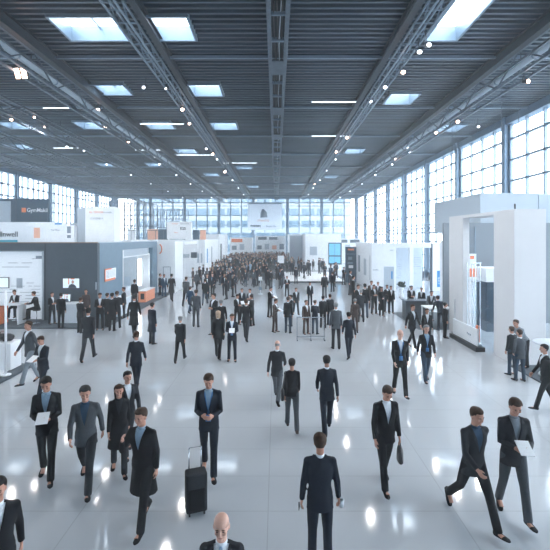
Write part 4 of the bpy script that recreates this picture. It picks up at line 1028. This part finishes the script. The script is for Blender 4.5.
WALK_L = dict(legs=((24, 6), (-14, 14)), foot=(-12, 32))
POSES = {
 'stand': dict(lean=1, legs=((2, 2, .04), (-1, 3, .04)), arms=((2, 8, 10, 0), (-2, 8, 10, 0))),
 'walk_a': dict(lean=3, legs=((22, 5), (-15, 12)), foot=(-10, 30), arms=((-18, 8, 14, 0), (20, 8, 22, 5))),
 'walk_b': dict(lean=3, legs=((-15, 14), (23, 6)), foot=(32, -10), arms=((22, 8, 20, 5), (-18, 8, 12, 0))),
 'stride': dict(lean=5, legs=((32, 8), (-22, 24)), foot=(-14, 46), arms=((-24, 10, 20, 0), (24, 10, 40, 10)), head=(10, 8)),
 'tablet': dict(lean=3, legs=((20, 5), (-12, 12)), foot=(-8, 26), arms=((18, 8, 75, 28), (14, 8, 80, 30)), head=(0, 18)),
 'papers': dict(lean=1, legs=((3, 3, .05), (-2, 3, .05)), arms=((14, 8, 80, 30), (10, 8, 88, 32)), head=(8, 14)),
 'phone': dict(lean=3, legs=((20, 6), (-14, 16)), foot=(-8, 30), arms=((-8, 8, 20, 0), (38, 14, 118, 18)), head=(-8, 6)),
 'folded': dict(lean=0, legs=((3, 2, .07), (-1, 2, .07)), arms=((12, 12, 82, 62), (8, 12, 88, 60)), head=(-12, 2)),
 'pocket': dict(lean=0, legs=((6, 5, .06), (-2, 2, .04)), arms=((-8, 18, 42, 18), (0, 7, 12, 0)), head=(15, 4)),
 'back': dict(lean=0, legs=((1, 1, .03), (0, 1, .03)), arms=((0, 11, 6, 0), (2, 13, 10, 0)), head=(0, 0)),
 'bag': dict(lean=4, legs=((-16, 12), (20, 6)), foot=(28, -8), arms=((4, 9, 8, 0), (16, 14, 22, 0)), head=(0, 24)),
 'lean': dict(lean=38, legs=((4, 6, .05), (-8, 4, .04)), arms=((58, 8, 30, 10), (50, 10, 38, 12)), head=(0, -12)),
 'sit': dict(lean=12, legs=((78, 76, .1), (74, 70, .1)), foot=(0, 0), arms=((38, 10, 60, 16), (34, 8, 66, 20)), head=(0, 10)),
 'fem_walk': dict(fem=True, lean=2, legs=((18, 5), (-13, 12)), foot=(-8, 28), arms=((-12, 6, 10, 0), (14, 6, 20, 0))),
 'fem_stand': dict(fem=True, lean=0, legs=((3, 3, .01), (0, 3, .01)), arms=((10, 6, 70, 40), (0, 6, 14, 0)), head=(-10, 4)),
}
PZ = {}; CACHE = {}
def pose(k):
    if k not in PZ: PZ[k] = Pose(**POSES[k])
    return PZ[k]
def cm(key, fn):
    if key not in CACHE:
        r = fn(); 
        if isinstance(r, MB): r = r.mesh(key if isinstance(key, str) else key[0], ['white'], True)
        else:
            r.name = key if isinstance(key, str) else key[0]
            r.materials.append(M['white'])
        CACHE[key] = r
    return CACHE[key]
def part(name, me, matn, parent):
    o = bpy.data.objects.new(name, me); COL.objects.link(o); o.parent = parent
    o.material_slots[0].link = 'OBJECT'; o.material_slots[0].material = M[matn]
    return o
def person(label, x, y, rz, ps='stand', coat='navy', legs=None, hair='hair_dark', hk='short', skin='skin', shirt='white', tie=None, h=1.78, top='jacket', shoes='black', group=None, z=0, cat='person'):
    """rz: 0 looks at the camera, 180 walks away; positive turns towards the picture's right"""
    p = pose(ps); t = thing('person', label, cat, (x, y, z), R(rz), group); s = h / 1.78; t.scale = (s, s, s)
    part('body', cm(('body', ps), lambda: make_body(p)), skin, t)
    legs = legs or coat
    if top == 'jacket': part('jacket', cm(('jacket', ps), lambda: make_jacket(p)), 'c_' + coat, t); part('lapels', cm(('lapels', ps), lambda: make_lapels(p)), 'c_' + coat, t)
    elif top == 'coat': part('coat', cm(('coat', ps), lambda: make_jacket(p, .52)), 'c_' + coat, t)
    elif top == 'longcoat': part('coat', cm(('longcoat', ps), lambda: make_jacket(p, .35, opening=False)), 'c_' + coat, t)
    elif top == 'sweater': part('sweater', cm(('sweater', ps), lambda: make_jacket(p, .86, opening=False, grow=.012)), 'c_' + coat, t)
    elif top == 'shirt': part('shirt', cm(('sweater', ps), lambda: make_jacket(p, .86, opening=False, grow=.012)), 'c_' + coat, t)
    if top in ('jacket', 'coat'): part('shirt', cm(('shirt', ps), lambda: make_shirt(p)), 'c_' + shirt, t)
    if tie == 'lanyard': part('lanyard', cm(('lanyard', ps), lambda: make_tie(p, True)), 'c_tieblue', t)
    elif tie: part('tie', cm(('tie', ps), lambda: make_tie(p)), 'c_' + tie, t)
    part('trousers', cm(('trousers', ps), lambda: make_trousers(p)), 'c_' + legs, t)
    for i in range(2): part('shoe', cm(('shoe', ps, i), lambda: shoe_mb(p, i)), 'c_' + shoes if shoes != 'leather' else 'leather', t)
    if hk: part('hair', cm(('hair', ps, hk), lambda: make_hair(p, hk)), hair, t)
    if abs(rz) < 110:
        k = face_bits
        part('eyes', cm(('eyes', ps), lambda: face_bits(p)[0]), 'eye', t); part('mouth', cm(('mouth', ps), lambda: face_bits(p)[1]), 'lip', t); part('eyebrows', cm(('brows', ps), lambda: face_bits(p)[2]), hair if hk != 'bald' else 'hair_brown', t)
    return t
def hand_world(t, ps, i, off=.06):
    p = pose(ps); sh, el, wr, d, sx_ = p.arm[i]; bpy.context.view_layer.update()
    return t.matrix_world @ (p.TM @ (wr + d * off))
def hp(px, head, foot=None, ht=1.78):
    """ground position from the pixel of the feet, or from the head top when the feet are out of frame"""
    if foot: Y = F * H / (foot - HOR)
    else: Y = F * (H - ht) / (head - HOR)
    return (px - CX) * Y / F, Y
def P(label, px, head, foot, rz, ps='stand', **k):
    x, y = hp(px, head, foot, k.get('h', 1.78))
    if foot and 'h' not in k:
        hh = H - (head - HOR) * y / F
        fac = 1.0 if ps in ('stand', 'back', 'papers', 'folded', 'pocket', 'fem_stand') else 1.03
        k['h'] = max(1.58, min(1.92, hh * fac))
    t = person(label, x, y, rz, ps, **k); return t
# nearest figures
A = P('man in dark navy suit seen from behind, bottom centre, holding a small cup', 320, 435, None, 180, 'back', coat='navy', hair='hair_brown', h=1.80)
hw = hand_world(A, 'back', 1, .075)
cup = MB().lathe((0, 0, 0), [(.005, 0), (.026, 0), (.036, .10), (.030, .10), (.02, .012)], 14).build('paper_cup', 'white_cool', smooth=True); cup.location = hw + V(.035, -.0, -.07); tag(cup, 'small pale cup in the right hand of the navy-suited man at bottom centre', 'cup')
hw = hand_world(A, 'back', 0, .075)
ph = B(-.008, .008, -.035, .035, -.07, .05).build('phone', 'black', bevel=.004); ph.location = hw + V(-.03, 0, -.02); ph.rotation_euler = (R(40), 0, 0); tag(ph, 'dark phone in the left hand of the navy-suited man at bottom centre', 'phone')
P('bald man in grey jacket cut off by the bottom edge, facing the camera', 222, 513, None, 0, 'walk_a', coat='charcoal', shirt='white', hk='bald', hair='hair_grey', skin='skin2', tie='sky', h=1.76)
C_ = P('man in dark suit and open white shirt walking with a black bag', 385, 387, 487, 8, 'bag', coat='black', shirt='white', hair='hair_brown')
hw = hand_world(C_, 'bag', 0, .09)
bg = thing('handbag', 'black bag carried by the man in the open white shirt', 'bag', tuple(hw - V(0, 0, .33)), R(80))
MB().loft([((0, 0, 0), .15, .05), ((0, 0, .02), .18, .06), ((0, 0, .18), .17, .055), ((0, 0, .25), .13, .03)], 16, (1, 0, 0)).build('body', 'leather', bg, True)
MB().tube([(-.1, 0, .22), (-.07, 0, .32), (0, 0, .35), (.07, 0, .32), (.1, 0, .22)], .01, 6).build('handle', 'leather', bg, True)
P('man in navy suit walking away, right of the woman in grey trousers', 327, 359, 434, 183, 'walk_b', coat='navy', hair='hair_dark', skin='skin3')
W_ = P('woman in black sweater and light grey trousers walking away with shoulder bag', 292, 362, 431, 182, 'fem_walk', coat='black', legs='grey', top='sweater', hair='hair_dark', shoes='brown')
hw = hand_world(W_, 'fem_walk', 0, 0)
sb = thing('shoulder_bag', 'black bag at the hip of the woman in light grey trousers', 'bag', tuple(hw + V(-.05, .02, -.08)), 0)
MB().loft([((0, 0, 0), .05, .13), ((0, 0, .22), .045, .12), ((0, 0, .26), .02, .10)], 12, (1, 0, 0)).build('body', 'leather', sb, True)
MB().tube([(0, -.1, .24), (.06, -.03, .62), (.06, .03, .62), (0, .1, .24)], .008, 6).build('strap', 'leather', sb, True)
P('grey-haired man in charcoal suit striding away, left of the woman in sweater', 277, 341, 401, 170, 'stride', coat='charcoal', hair='hair_grey', hk='bald', skin='skin2', legs='grey')
P('man in navy suit with blue lanyard and pale shirt striding forward, centre left', 209, 371, 475, 4, 'tablet', coat='navy', shirt='sky', hair='hair_brown', tie='lanyard')
# suitcase
X, Y = G(196, 512)
sc_ = thing('suitcase', 'dark wheeled suitcase standing on the floor below the lanyard man', 'suitcase', (X, Y, 0), R(20))
MB().box(-.17, .17, -.12, .12, .05, .68).build('shell', 'c_charcoal', sc_, bevel=.03); MB().box(-.13, .13, -.15, -.12, .12, .45).build('front_pocket', 'c_black', sc_, bevel=.02)
MB().tube([(-.1, .1, .66), (-.1, .1, 1.02), (.1, .1, 1.02), (.1, .1, .66)], .011, 6).build('handle', 'chrome', sc_, True)
for x in (-.12, .12):
    for y in (-.09, .09): MB().tube([(x - .012, y, .03), (x + .012, y, .03)], .03, 12).build('wheel', 'black', sc_)
D_ = P('man in dark suit looking down at a white tablet, leftmost of the striding group', 47, 377, 480, 18, 'tablet', coat='black', shirt='sky', hair='hair_dark')
def tablet(t, ps, label, col='paper', w=.2, d=.27):
    a = hand_world(t, ps, 0, .08); b_ = hand_world(t, ps, 1, .08); c_ = (a + b_) / 2
    o = B(-w / 2, w / 2, -d / 2, d / 2, -.006, .006).build('tablet' if col != 'paper' else 'paper_sheet', col, bevel=.004); o.location = c_ + V(0, 0, .055); o.rotation_euler = (R(25), 0, t.rotation_euler.z); tag(o, label, 'papers' if col == 'paper' else 'tablet')
    return o
tablet(D_, 'tablet', 'white papers held by the leftmost man of the striding group')
P('man in grey-brown jacket striding beside the man with white papers', 86, 380, 487, 14, 'stride', coat='grey', legs='charcoal', shirt='blue', hair='hair_dark')
P('woman in black walking, just left of the man with hand at face', 119, 388, 474, 20, 'fem_walk', coat='black', hk='long', hair='hair_brown', top='coat', shirt='charcoal', legs='charcoal')
P('person in dark jacket behind the woman in black, left of middle', 127, 374, 455, 35, 'walk_b', coat='charcoal', hair='hair_dark')
P('man in long dark coat raising a hand to his face, lower left', 143, 411, 527, -12, 'phone', coat='black', top='coat', shirt='sky', hair='hair_brown')
P('person in black cut off by the bottom left corner', -2, 478, None, 30, 'walk_a', coat='black', h=1.78)
E_ = P('man in dark jacket at the right of the lower right pair, holding papers', 513, 396, 517, -8, 'tablet', coat='charcoal', shirt='lightgrey', legs='grey', hair='hair_brown')
tablet(E_, 'tablet', 'white sheet held by the man at the right of the lower right pair')
P('man in dark blue-grey jacket looking right, left of the lower right pair', 473, 405, 521, 10, 'stride', coat='charcoal', shirt='blue', legs='black', hair='hair_brown')
# middle distance
P('man in dark suit walking away with arms swinging, left of centre', 136, 334, 393, 176, 'walk_a', coat='navy', hair='hair_brown')
P('man in charcoal suit striding away toward the slate stand', 88, 307, 361, 185, 'walk_b', coat='charcoal', hair='hair_dark')
P('person in grey jacket walking left, rear one of the left pair', 30, 322, 384, -30, 'walk_a', coat='grey', legs='lightgrey', hair='hair_brown')
F_ = P('man in dark jacket holding a pale folder, front one of the left pair', 43, 338, 397, -15, 'tablet', coat='navy', shirt='white', hair='hair_brown')
tablet(F_, 'tablet', 'pale folder held by the front man of the left pair')
P('man in black coat walking away near the orange plinth stand', 134, 293, 338, 180, 'walk_a', coat='black', top='coat', hair='hair_dark')
P('person in dark coat turned sideways right of the man in black coat', 152, 303, 344, 150, 'stand', coat='navy', hair='hair_dark', top='coat')
P('grey-haired man in black suit walking, alone in the middle left', 180, 318, 362, 178, 'walk_b', coat='black', hair='hair_grey')
P('man in grey shirt and grey trousers standing with back turned', 196, 290, 327, 178, 'pocket', coat='grey', top='shirt', legs='grey', hair='hair_brown')
P('blonde woman in black suit walking beside the man with white papers', 218, 313, 359, 175, 'fem_walk', coat='black', hk='long', hair='hair_blonde')
G_ = P('man in dark suit with blue lanyard reading papers, centre left', 232, 314, 361, 4, 'papers', coat='navy', shirt='white', tie='lanyard', hair='hair_brown')
tablet(G_, 'papers', 'white papers held by the lanyard man beside the blonde woman')
P('person in black jacket walking away right of the man reading papers', 246, 301, 341, 170, 'walk_a', coat='black', legs='charcoal', hair='hair_brown')
P('man in black suit left of the huddle around the bar table', 214, 292, 335, -40, 'folded', coat='black', hair='hair_dark')
P('man in black suit standing with back turned in the small huddle', 221, 300, 340, 200, 'back', coat='black', hair='hair_grey')
H_ = P('man in dark jacket in profile holding white papers, alone in mid aisle', 270, 287, 317, 60, 'papers', coat='black', hair='hair_dark')
tablet(H_, 'papers', 'white papers held by the man in profile in mid aisle')
I_ = P('man in dark brown jacket looking at a tablet, left of a trio', 275, 300, 332, 60, 'papers', coat='brown', hair='hair_brown')
tablet(I_, 'papers', 'tablet held by the left man of the middle trio')
P('person in black jacket standing behind the trio with the tablet', 288, 297, 333, 160, 'stand', coat='black', legs='jeans', hair='hair_brown')
P('person in grey trousers on the right of the middle trio', 291, 301, 326, -70, 'folded', coat='charcoal', legs='grey', hair='hair_dark')
P('man in dark jacket walking toward camera right of the trio', 296, 292, 315, 10, 'walk_a', coat='charcoal', hair='hair_brown')
P('person in brown jacket standing left of the metal rail', 306, 308, 334, 30, 'stand', coat='brown', hair='hair_brown')
P('man in navy jacket and jeans turned to the metal rail', 315, 304, 334, 150, 'folded', coat='navy', legs='jeans', hair='hair_brown')
P('tall man in dark suit behind the metal rail', 323, 296, 328, 170, 'stand', coat='black', hair='hair_dark')
P('person in black jacket right behind the metal rail', 330, 301, 325, 190, 'stand', coat='black', legs='navy', hair='hair_brown')
P('white-haired man in grey jacket standing left of the navy suit walker', 336, 303, 349, 185, 'stand', coat='grey', legs='black', hair='hair_grey')
P('man in navy suit walking away, right of the white-haired man', 349, 314, 358, 186, 'walk_b', coat='navy', hair='hair_dark')
P('person in dark brown coat ahead of the navy suit walker', 355, 300, 332, 172, 'walk_a', coat='brown', hair='hair_grey')
P('bald man in black suit with blue lanyard, left of the walking pair', 400, 332, 396, -6, 'walk_a', coat='black', shirt='white', tie='lanyard', hk='bald', hair='hair_grey', skin='skin2')
P('grey-haired man in dark jacket, jeans and blue lanyard, right of the pair', 426, 327, 382, -2, 'walk_b', coat='black', legs='jeans', shirt='sky', tie='lanyard', hair='hair_grey')
P('man in black jacket behind the bald man with lanyard', 412, 306, 348, 25, 'walk_b', coat='black', hair='hair_brown')
P('man in black suit behind the grey-haired man with lanyard', 427, 309, 347, -8, 'stand', coat='black', shirt='white', hair='hair_brown')
P('person in black jacket standing at the left end of the low banner', 445, 309, 338, 90, 'stand', coat='black', hair='hair_dark')
P('man in grey jacket with back turned beside the white pillar', 520, 330, 381, 190, 'pocket', coat='grey', legs='jeans', hair='hair_brown', hk='short')
P('shorter person in grey top beside the man in grey jacket', 512, 333, 375, 200, 'stand', coat='charcoal', legs='jeans', hair='hair_brown')
X, Y = G(527, 372)
person('man in light grey shirt leaning over in front of the white pillar', X + .15, Y + .4, -70, 'lean', coat='lightgrey', top='shirt', legs='charcoal', hair='hair_brown', z=.05)
P('person in black jacket cut by the right edge beside the high table', 546, 347, 411, -100, 'walk_a', coat='black', hair='hair_dark')
# left stand visitors
def PL(label, px, head, foot, rz, ps, z=.06, **k):
    x, y = hp(px, head, foot); 
    y = F * (H - z) / (foot - HOR); x = (px - CX) * y / F
    return person(label, x, y, rz, ps, z=z, **k)
PL('person in black jacket standing alone left of the white counter at the slate wall', 61, 297, 328, 180, 'stand', coat='black', hair='hair_dark', h=1.72)
PL('person in pinkish shirt talking left of the white counter at the slate wall', 52, 299, 324, 60, 'folded', coat='charcoal', hair='hair_brown', h=1.62)
PL('person in black jacket at the small tilted screen', 80, 300, 333, 160, 'lean' if 0 else 'papers', coat='black', hair='hair_brown', h=1.65)
PL('person in brown sweater behind the small tilted screen group', 86, 296, 321, 10, 'stand', coat='brown', top='sweater', hair='hair_brown', h=1.68)
PL('man in black suit and white shirt standing in front of the slate corner', 100, 293, 330, 20, 'papers', coat='black', hair='hair_brown')
PL('person in long black coat by the blue-grey side wall, in front', 112, 290, 331, 175, 'stand', coat='black', top='coat', hair='hair_dark', h=1.8)
PL('person in black jacket close to the blue-grey side wall, behind the long coat', 117, 289, 328, 190, 'folded', coat='charcoal', hair='hair_brown', h=1.8)
PL('person with brown hair between the slate corner and the long coat', 107, 297, 327, 150, 'stand', coat='black', hair='hair_brown', h=1.68)
PL('person in dark jacket at the white corner counter', 124, 296, 318, -60, 'stand', coat='charcoal', hair='hair_brown', h=1.7)
PL('person in black standing in the side opening by the orange plinth', 134.5, 287, 307, 180, 'stand', coat='black', hair='hair_brown', h=1.75)
x0, y0 = -12.75, 21.85
person('man in dark jacket on the bar stool right of the white meeting table', -12.45, 21.9, -80, 'sit', coat='black', hair='hair_brown', z=.06 + .74 - pose('sit').hz + .085)
person('man in dark jacket sitting behind the white meeting table, leaning on it', -14.0, 22.62, 5, 'sit', coat='charcoal', hair='hair_brown', z=.06 + .74 - pose('sit').hz + .085)
# reception on the right
person('person in black behind the dark reception counter', 7.85, 24.4, 0, 'papers', coat='black', hair='hair_dark', h=1.72)
person('person in black jacket right behind the dark reception counter', 8.5, 24.5, -30, 'stand', coat='black', hair='hair_brown', h=1.6)
person('person in dark jacket leaning over the white side table from the front', 8.0, 20.35, 182, 'lean', coat='navy', hair='hair_brown', z=.003)
person('person in grey jacket leaning over the white side table from behind', 8.35, 22.75, -10, 'lean', coat='grey', hair='hair_brown', z=.03)
# group in front of the white stand on the right
P('man in black suit and white shirt at the right end of the standing group', 391, 286, 313.5, 0, 'stand', coat='black', shirt='white', hair='hair_brown')
P('woman in long black dress-coat in the standing group before the grey door', 381.5, 287, 316, 10, 'fem_stand', coat='black', top='longcoat', hair='hair_dark', hk='long')
P('man in black jacket left of the man with white shirt, standing group', 387, 285, 312, 20, 'folded', coat='charcoal', hair='hair_brown')
P('tall man in brown jacket at the back of the standing group', 371.5, 281, 309, -10, 'stand', coat='brown', hair='hair_brown')
P('man in black suit in the middle front of the standing group', 374, 285, 314, 15, 'folded', coat='black', hair='hair_dark')
P('person in black coat with jeans in the left half of the standing group', 365, 284, 318, 175, 'stand', coat='black', legs='jeans', hair='hair_dark')
P('person in black jacket at the left front of the standing group', 358, 285, 316, 30, 'stand', coat='black', hair='hair_brown')
P('person in dark coat standing close to the dark info pylon, front', 353, 276, 304, 100, 'stand', coat='black', hair='hair_dark')
P('person in dark jacket standing close to the dark info pylon, rear', 350, 270, 295, 60, 'stand', coat='charcoal', hair='hair_brown')
P('person in grey jacket seen from behind at the left of the standing group', 361, 290, 322, 185, 'folded', coat='charcoal', hair='hair_grey')
P('person in grey jacket standing right behind the pylon group', 378, 282, 307, -20, 'stand', coat='grey', hair='hair_grey')
# walkers in the aisle in front of the crowd
P('man in black coat walking away beside the white ring-logo stand', 171.5, 275, 301, 182, 'walk_a', coat='charcoal', top='coat', hair='hair_dark')
P('person in dark jacket against the white ring-logo stand, left one', 160, 281, 296, 90, 'stand', coat='navy', hair='hair_brown', h=1.72)
P('person in dark jacket against the white ring-logo stand, right one', 164, 275, 297, 40, 'stand', coat='blue', hair='hair_dark', h=1.72)
P('man in grey jacket seen from behind, left edge of the crowd', 186, 276, 306, 175, 'walk_b', coat='grey', legs='black', hair='hair_brown')
P('person in blue jacket and jeans stepping behind the grey shirt man', 190, 288, 313, 160, 'walk_a', coat='blue', legs='jeans', hair='hair_brown')
P('person in black jacket and blue trousers walking away, front of the crowd', 205, 280, 305, 178, 'walk_b', coat='black', legs='jeans', hair='hair_brown')
P('person in dark jacket with arms out near the low stage, front', 310, 283, 306, 10, 'stand', coat='navy', hair='hair_dark')
P('person in dark jacket walking left, right of the lone paper reader', 287, 283, 297, 5, 'folded', coat='black', hair='hair_dark')
P('man in black suit standing tall in the reflecting middle aisle', 324.5, 273, 298, 180, 'stand', coat='black', legs='grey', hair='hair_brown')
P('person in black jacket beside the tall man in the reflecting aisle', 332.5, 272, 292, 180, 'stand', coat='black', hair='hair_brown')
P('person in navy jacket by the front edge of the low stage', 296, 267, 284, 175, 'stand', coat='navy', hair='hair_brown')
P('person in black coat left of the low stage', 281, 268, 287, 180, 'walk_a', coat='navy', hair='hair_dark')
P('person in dark green coat left of the low stage, nearer', 271, 271, 287, 150, 'stand', coat='charcoal', hair='hair_brown')
# huddle around the bar table (left of middle)
hx, hy = G(245, 322)
HUD = [(237, 295, 325, 40, 'papers', 'black', 'right at the left side'), (242, 290, 316, 0, 'stand', 'navy', 'at the back left'), (250, 289, 317, -20, 'folded', 'grey', 'at the back right'), (252, 299, 326, 250, 'papers', 'black', 'at the right side')]
for px, hd, ft, rz, ps, ct_, w in HUD: P('person in %s jacket huddled round the bar table, %s' % (ct_, w), px, hd, ft, rz, ps, coat=ct_, hair='hair_brown')

# ------------------------------------------------------------------ the crowd (one mesh each, cloth colours set per person)
LOWP = [('walk_a', 0), ('walk_b', 0), ('stand', 0), ('folded', 0), ('back', 0), ('papers', 0), ('fem_walk', 1), ('fem_stand', 1), ('pocket', 0)]
def low_person(ps, fem):
    p = pose(ps); out = bmesh.new(); mats = 5
    def addm(me, idx):
        n = len(out.faces); out.from_mesh(me); out.faces.ensure_lookup_table()
        for f in out.faces[n:]: f.material_index = idx; f.smooth = True
    parts = [head_mb(p, False)]
    for i in range(2):
        a_ = arm_mb(p, i, (.046, .038, .028)); q = p.arm[i]; a_.loft([(q[2] - q[3] * .02, .024, .02), (q[2] + q[3] * .06, .038, .018), (q[2] + q[3] * .15, .02, .015)], 8, (0, 1, 0)); a_.v = [tuple(p.TM @ Vector(w)) for w in a_.v]; parts.append(a_)
    parts.append(p.T(MB().loft([((0, yo, z), rx, ry) for z, rx, ry, yo in torso_rings(p, -.012)], 12)))
    hc = p.HM @ V(0, .018, .06); parts.append(MB().loft([(tuple(p.TM @ V(0, .01, 1.44)), .06, .056), (tuple(hc), .05, .052)], 10))
    for i in range(2): parts.append(leg_mb(p, i, (.075, .05, .036, .95)))
    addm(remesh(join(*parts), .024, 1, .6), 0)
    addm(make_jacket(p, .80, .03, False), 1)
    addm(make_trousers(p, 1, .032), 2)
    addm(make_hair(p, 'long' if fem else 'short').mesh('t', ['white']), 3)
    addm(join(shoe_mb(p, 0), shoe_mb(p, 1)).mesh('t', ['white']), 4)
    sh = MB(); c0 = front_y(p, 0, 1.36, .016) - .014
    sh.add([(0, front_y(p, 0, 1.15, .016) - .012, 1.15), (.045, c0 + .01, 1.44), (-.045, c0 + .01, 1.44), (0, c0 - .004, 1.40)], [(0, 1, 3), (0, 3, 2), (3, 1, 2)])
    addm(p.T(sh).mesh('t', ['white']), 5)
    me = bpy.data.meshes.new('crowd_' + ps); out.to_mesh(me); out.free()
    for _ in range(6): me.materials.append(M['white'])
    return me
LOW = {ps: low_person(ps, fem) for ps, fem in LOWP}
taken = [(o.location.x, o.location.y) for o in COL.objects if o.parent is None and o.get('category') in ('person', 'table', 'rail', 'stand', 'sign')]
rc_ = random.Random(77)
spots = []
def try_spots(n, pxr, pyr, dist, test=None, tries=60):
    """pyr: image rows of the feet"""
    k = 0; t_ = 0
    while k < n and t_ < n * tries:
        t_ += 1
        px = rc_.uniform(*pxr); py = rc_.uniform(*pyr); x, y = G(px, py)
        if not (-7.9 < x < 7.7): continue
        if 41.5 < y < 54.8 and .6 < x < 7.2 and not 41.5 < y < 54.8: continue
        if test and not test(px, py, x, y): continue
        if any((x - a) ** 2 + (y - b_) ** 2 < dist ** 2 for a, b_ in taken): continue
        taken.append((x, y)); spots.append((px, py, x, y)); k += 1
RECT = [(.3, 7.2, 41.6, 54.8), (3.6, 9.5, 58, 66.5), (1.7, 4.4, 63.5, 66.5), (-15, -9, 77, 82), (-9.5, -4.2, 81, 86.5), (-4.6, 2.4, 84.5, 89), (1.8, 6.4, 79.5, 84.5)]
offstage = lambda px, py, x, y: not any(a < x < b_ and c_ < y < d_ for a, b_, c_, d_ in RECT)
try_spots(70, (178, 268), (272, 288), .72, offstage)
try_spots(12, (196, 236), (288, 300), .8, offstage)
try_spots(90, (185, 350), (263, 273), .72, offstage)
try_spots(8, (262, 285), (276, 290), .8, offstage)
try_spots(3, (326, 345), (280, 290), .8, offstage)
N_IND = len(spots)
try_spots(320, (200, 340), (259.2, 268), .6, offstage)
far_spots = spots[N_IND:]; spots = spots[:N_IND]
stage = []
for i in range(13):
    for _ in range(30):
        x = rc_.uniform(1.3, 6.6); y = rc_.uniform(43, 53.4)
        if all((x - a) ** 2 + (y - b_) ** 2 > .9 for a, b_ in taken): taken.append((x, y)); stage.append((0, 0, x, y)); break
COLS = [('navy', 26, 'navy'), ('black', 34, 'black'), ('charcoal', 16, 'dark grey'), ('grey', 9, 'grey'), ('blue', 6, 'blue'), ('brown', 5, 'dark brown'), ('sky', 2, 'light blue'), ('white', 3, 'white'), ('beige', 2, 'beige')]
FAC = [(180, 'from behind'), (0, 'facing camera'), (90, 'turned right'), (-90, 'turned left')]
def zone(x, y, on):
    if on: return 'on the low stage'
    side = 'left side' if x < -3.2 else ('middle' if x < 1.2 else 'right side')
    side = {'left side': 'left', 'right side': 'right'}.get(side, side)
    d = 'front' if y < 46 else 'rear'
    return '%s %s of the crowd' % (side, d)
recs = []
for (px, py, x, y), on in [(s_, 0) for s_ in spots] + [(s_, 1) for s_ in stage]:
    c_ = rc_.choices(COLS, [q[1] for q in COLS])[0]; f_ = rc_.choices(FAC, [5, 4, 2, 2])[0]; ps, fem = rc_.choice(LOWP)
    recs.append(dict(x=x, y=y, on=on, c=c_, f=f_, ps=ps, fem=fem, z=zone(x, y, on)))
groups_ = defaultdict(list)
for r_ in recs: groups_[(r_['c'][0], r_['z'], 'long-haired ' if r_['fem'] else '', r_['f'][1] )].append(r_)
for (cc, zz, hh, ff), rs_ in groups_.items():
    rs_.sort(key=lambda q: (q['x'] * F / q['y']))
    n = len(rs_)
    for i, r_ in enumerate(rs_):
        base = '%sperson in %s jacket %s %s' % (hh, r_['c'][2], ff, zz)
        if n == 1: lb_ = base; gp = 'the crowd in the middle of the hall'
        elif r_['y'] < 62 and n <= 5: lb_ = base + ', ' + {0: 'leftmost', n - 1: 'rightmost'}.get(i, ['', 'second', 'third', 'fourth'][min(i, 3)] + ' from left'); gp = 'the crowd in the middle of the hall'
        else: lb_ = base; gp = base
        o = bpy.data.objects.new('person', LOW[r_['ps']]); COL.objects.link(o)
        o.location = (r_['x'], r_['y'], .14 if r_['on'] else 0); o.rotation_euler = (0, 0, R(r_['f'][0] + rc_.uniform(-30, 30))); s_ = rc_.uniform(.93, 1.05) * (.95 if r_['fem'] else 1); o.scale = (s_,) * 3
        ms_ = [rc_.choice(['skin', 'skin', 'skin2', 'skin3']), 'c_' + cc, 'c_' + rc_.choice(['black', 'navy', 'charcoal', 'jeans', 'grey', cc if cc not in ('white', 'sky', 'beige') else 'black']), rc_.choice(['hair_dark', 'hair_brown', 'hair_brown', 'hair_grey', 'hair_blonde']), 'c_black', 'c_' + rc_.choice(['white', 'white', 'sky', 'lightgrey'])]
        for sl, mn in zip(o.material_slots, ms_): sl.link = 'OBJECT'; sl.material = M[mn]
        tag(o, lb_, 'person', gp)

# the packed far end of the crowd: too many heads to count
LOWD = {}
for ps, me in LOW.items():
    o = bpy.data.objects.new('tmp', me); COL.objects.link(o); d_ = o.modifiers.new('d', 'DECIMATE'); d_.ratio = .12
    bpy.context.view_layer.update(); LOWD[ps] = bpy.data.meshes.new_from_object(o.evaluated_get(bpy.context.evaluated_depsgraph_get())); bpy.data.objects.remove(o)
bmc = bmesh.new(); cidx = ['c_black', 'c_navy', 'c_charcoal', 'c_grey', 'c_brown', 'c_blue', 'skin', 'hair_dark', 'hair_brown', 'hair_grey', 'c_white']
for px, py, x, y in far_spots:
    ps, fem = rc_.choice(LOWP); me = LOWD[ps]; n = len(bmc.faces); nv = len(bmc.verts)
    bmc.from_mesh(me); bmc.verts.ensure_lookup_table(); bmc.faces.ensure_lookup_table(); s_ = rc_.uniform(.93, 1.05)
    bmesh.ops.transform(bmc, matrix=Matrix.Translation(V(x, y, 0)) @ Matrix.Rotation(rc_.uniform(0, 6.28), 4, 'Z') @ Matrix.Scale(s_, 4), verts=bmc.verts[nv:])
    mp_ = {0: 6, 1: rc_.choice([0, 0, 1, 1, 2, 3, 4, 5]), 2: rc_.choice([0, 1, 2]), 3: rc_.choice([7, 8, 9]), 4: 0, 5: 10}
    for f in bmc.faces[n:]: f.material_index = mp_[f.material_index]
me = bpy.data.meshes.new('distant_crowd'); bmc.to_mesh(me); bmc.free()
for c_ in cidx: me.materials.append(M[c_])
o = bpy.data.objects.new('distant_crowd', me); COL.objects.link(o); tag(o, 'packed distant crowd of people at the far end of the aisle before the white stands', 'crowd', kind='stuff')
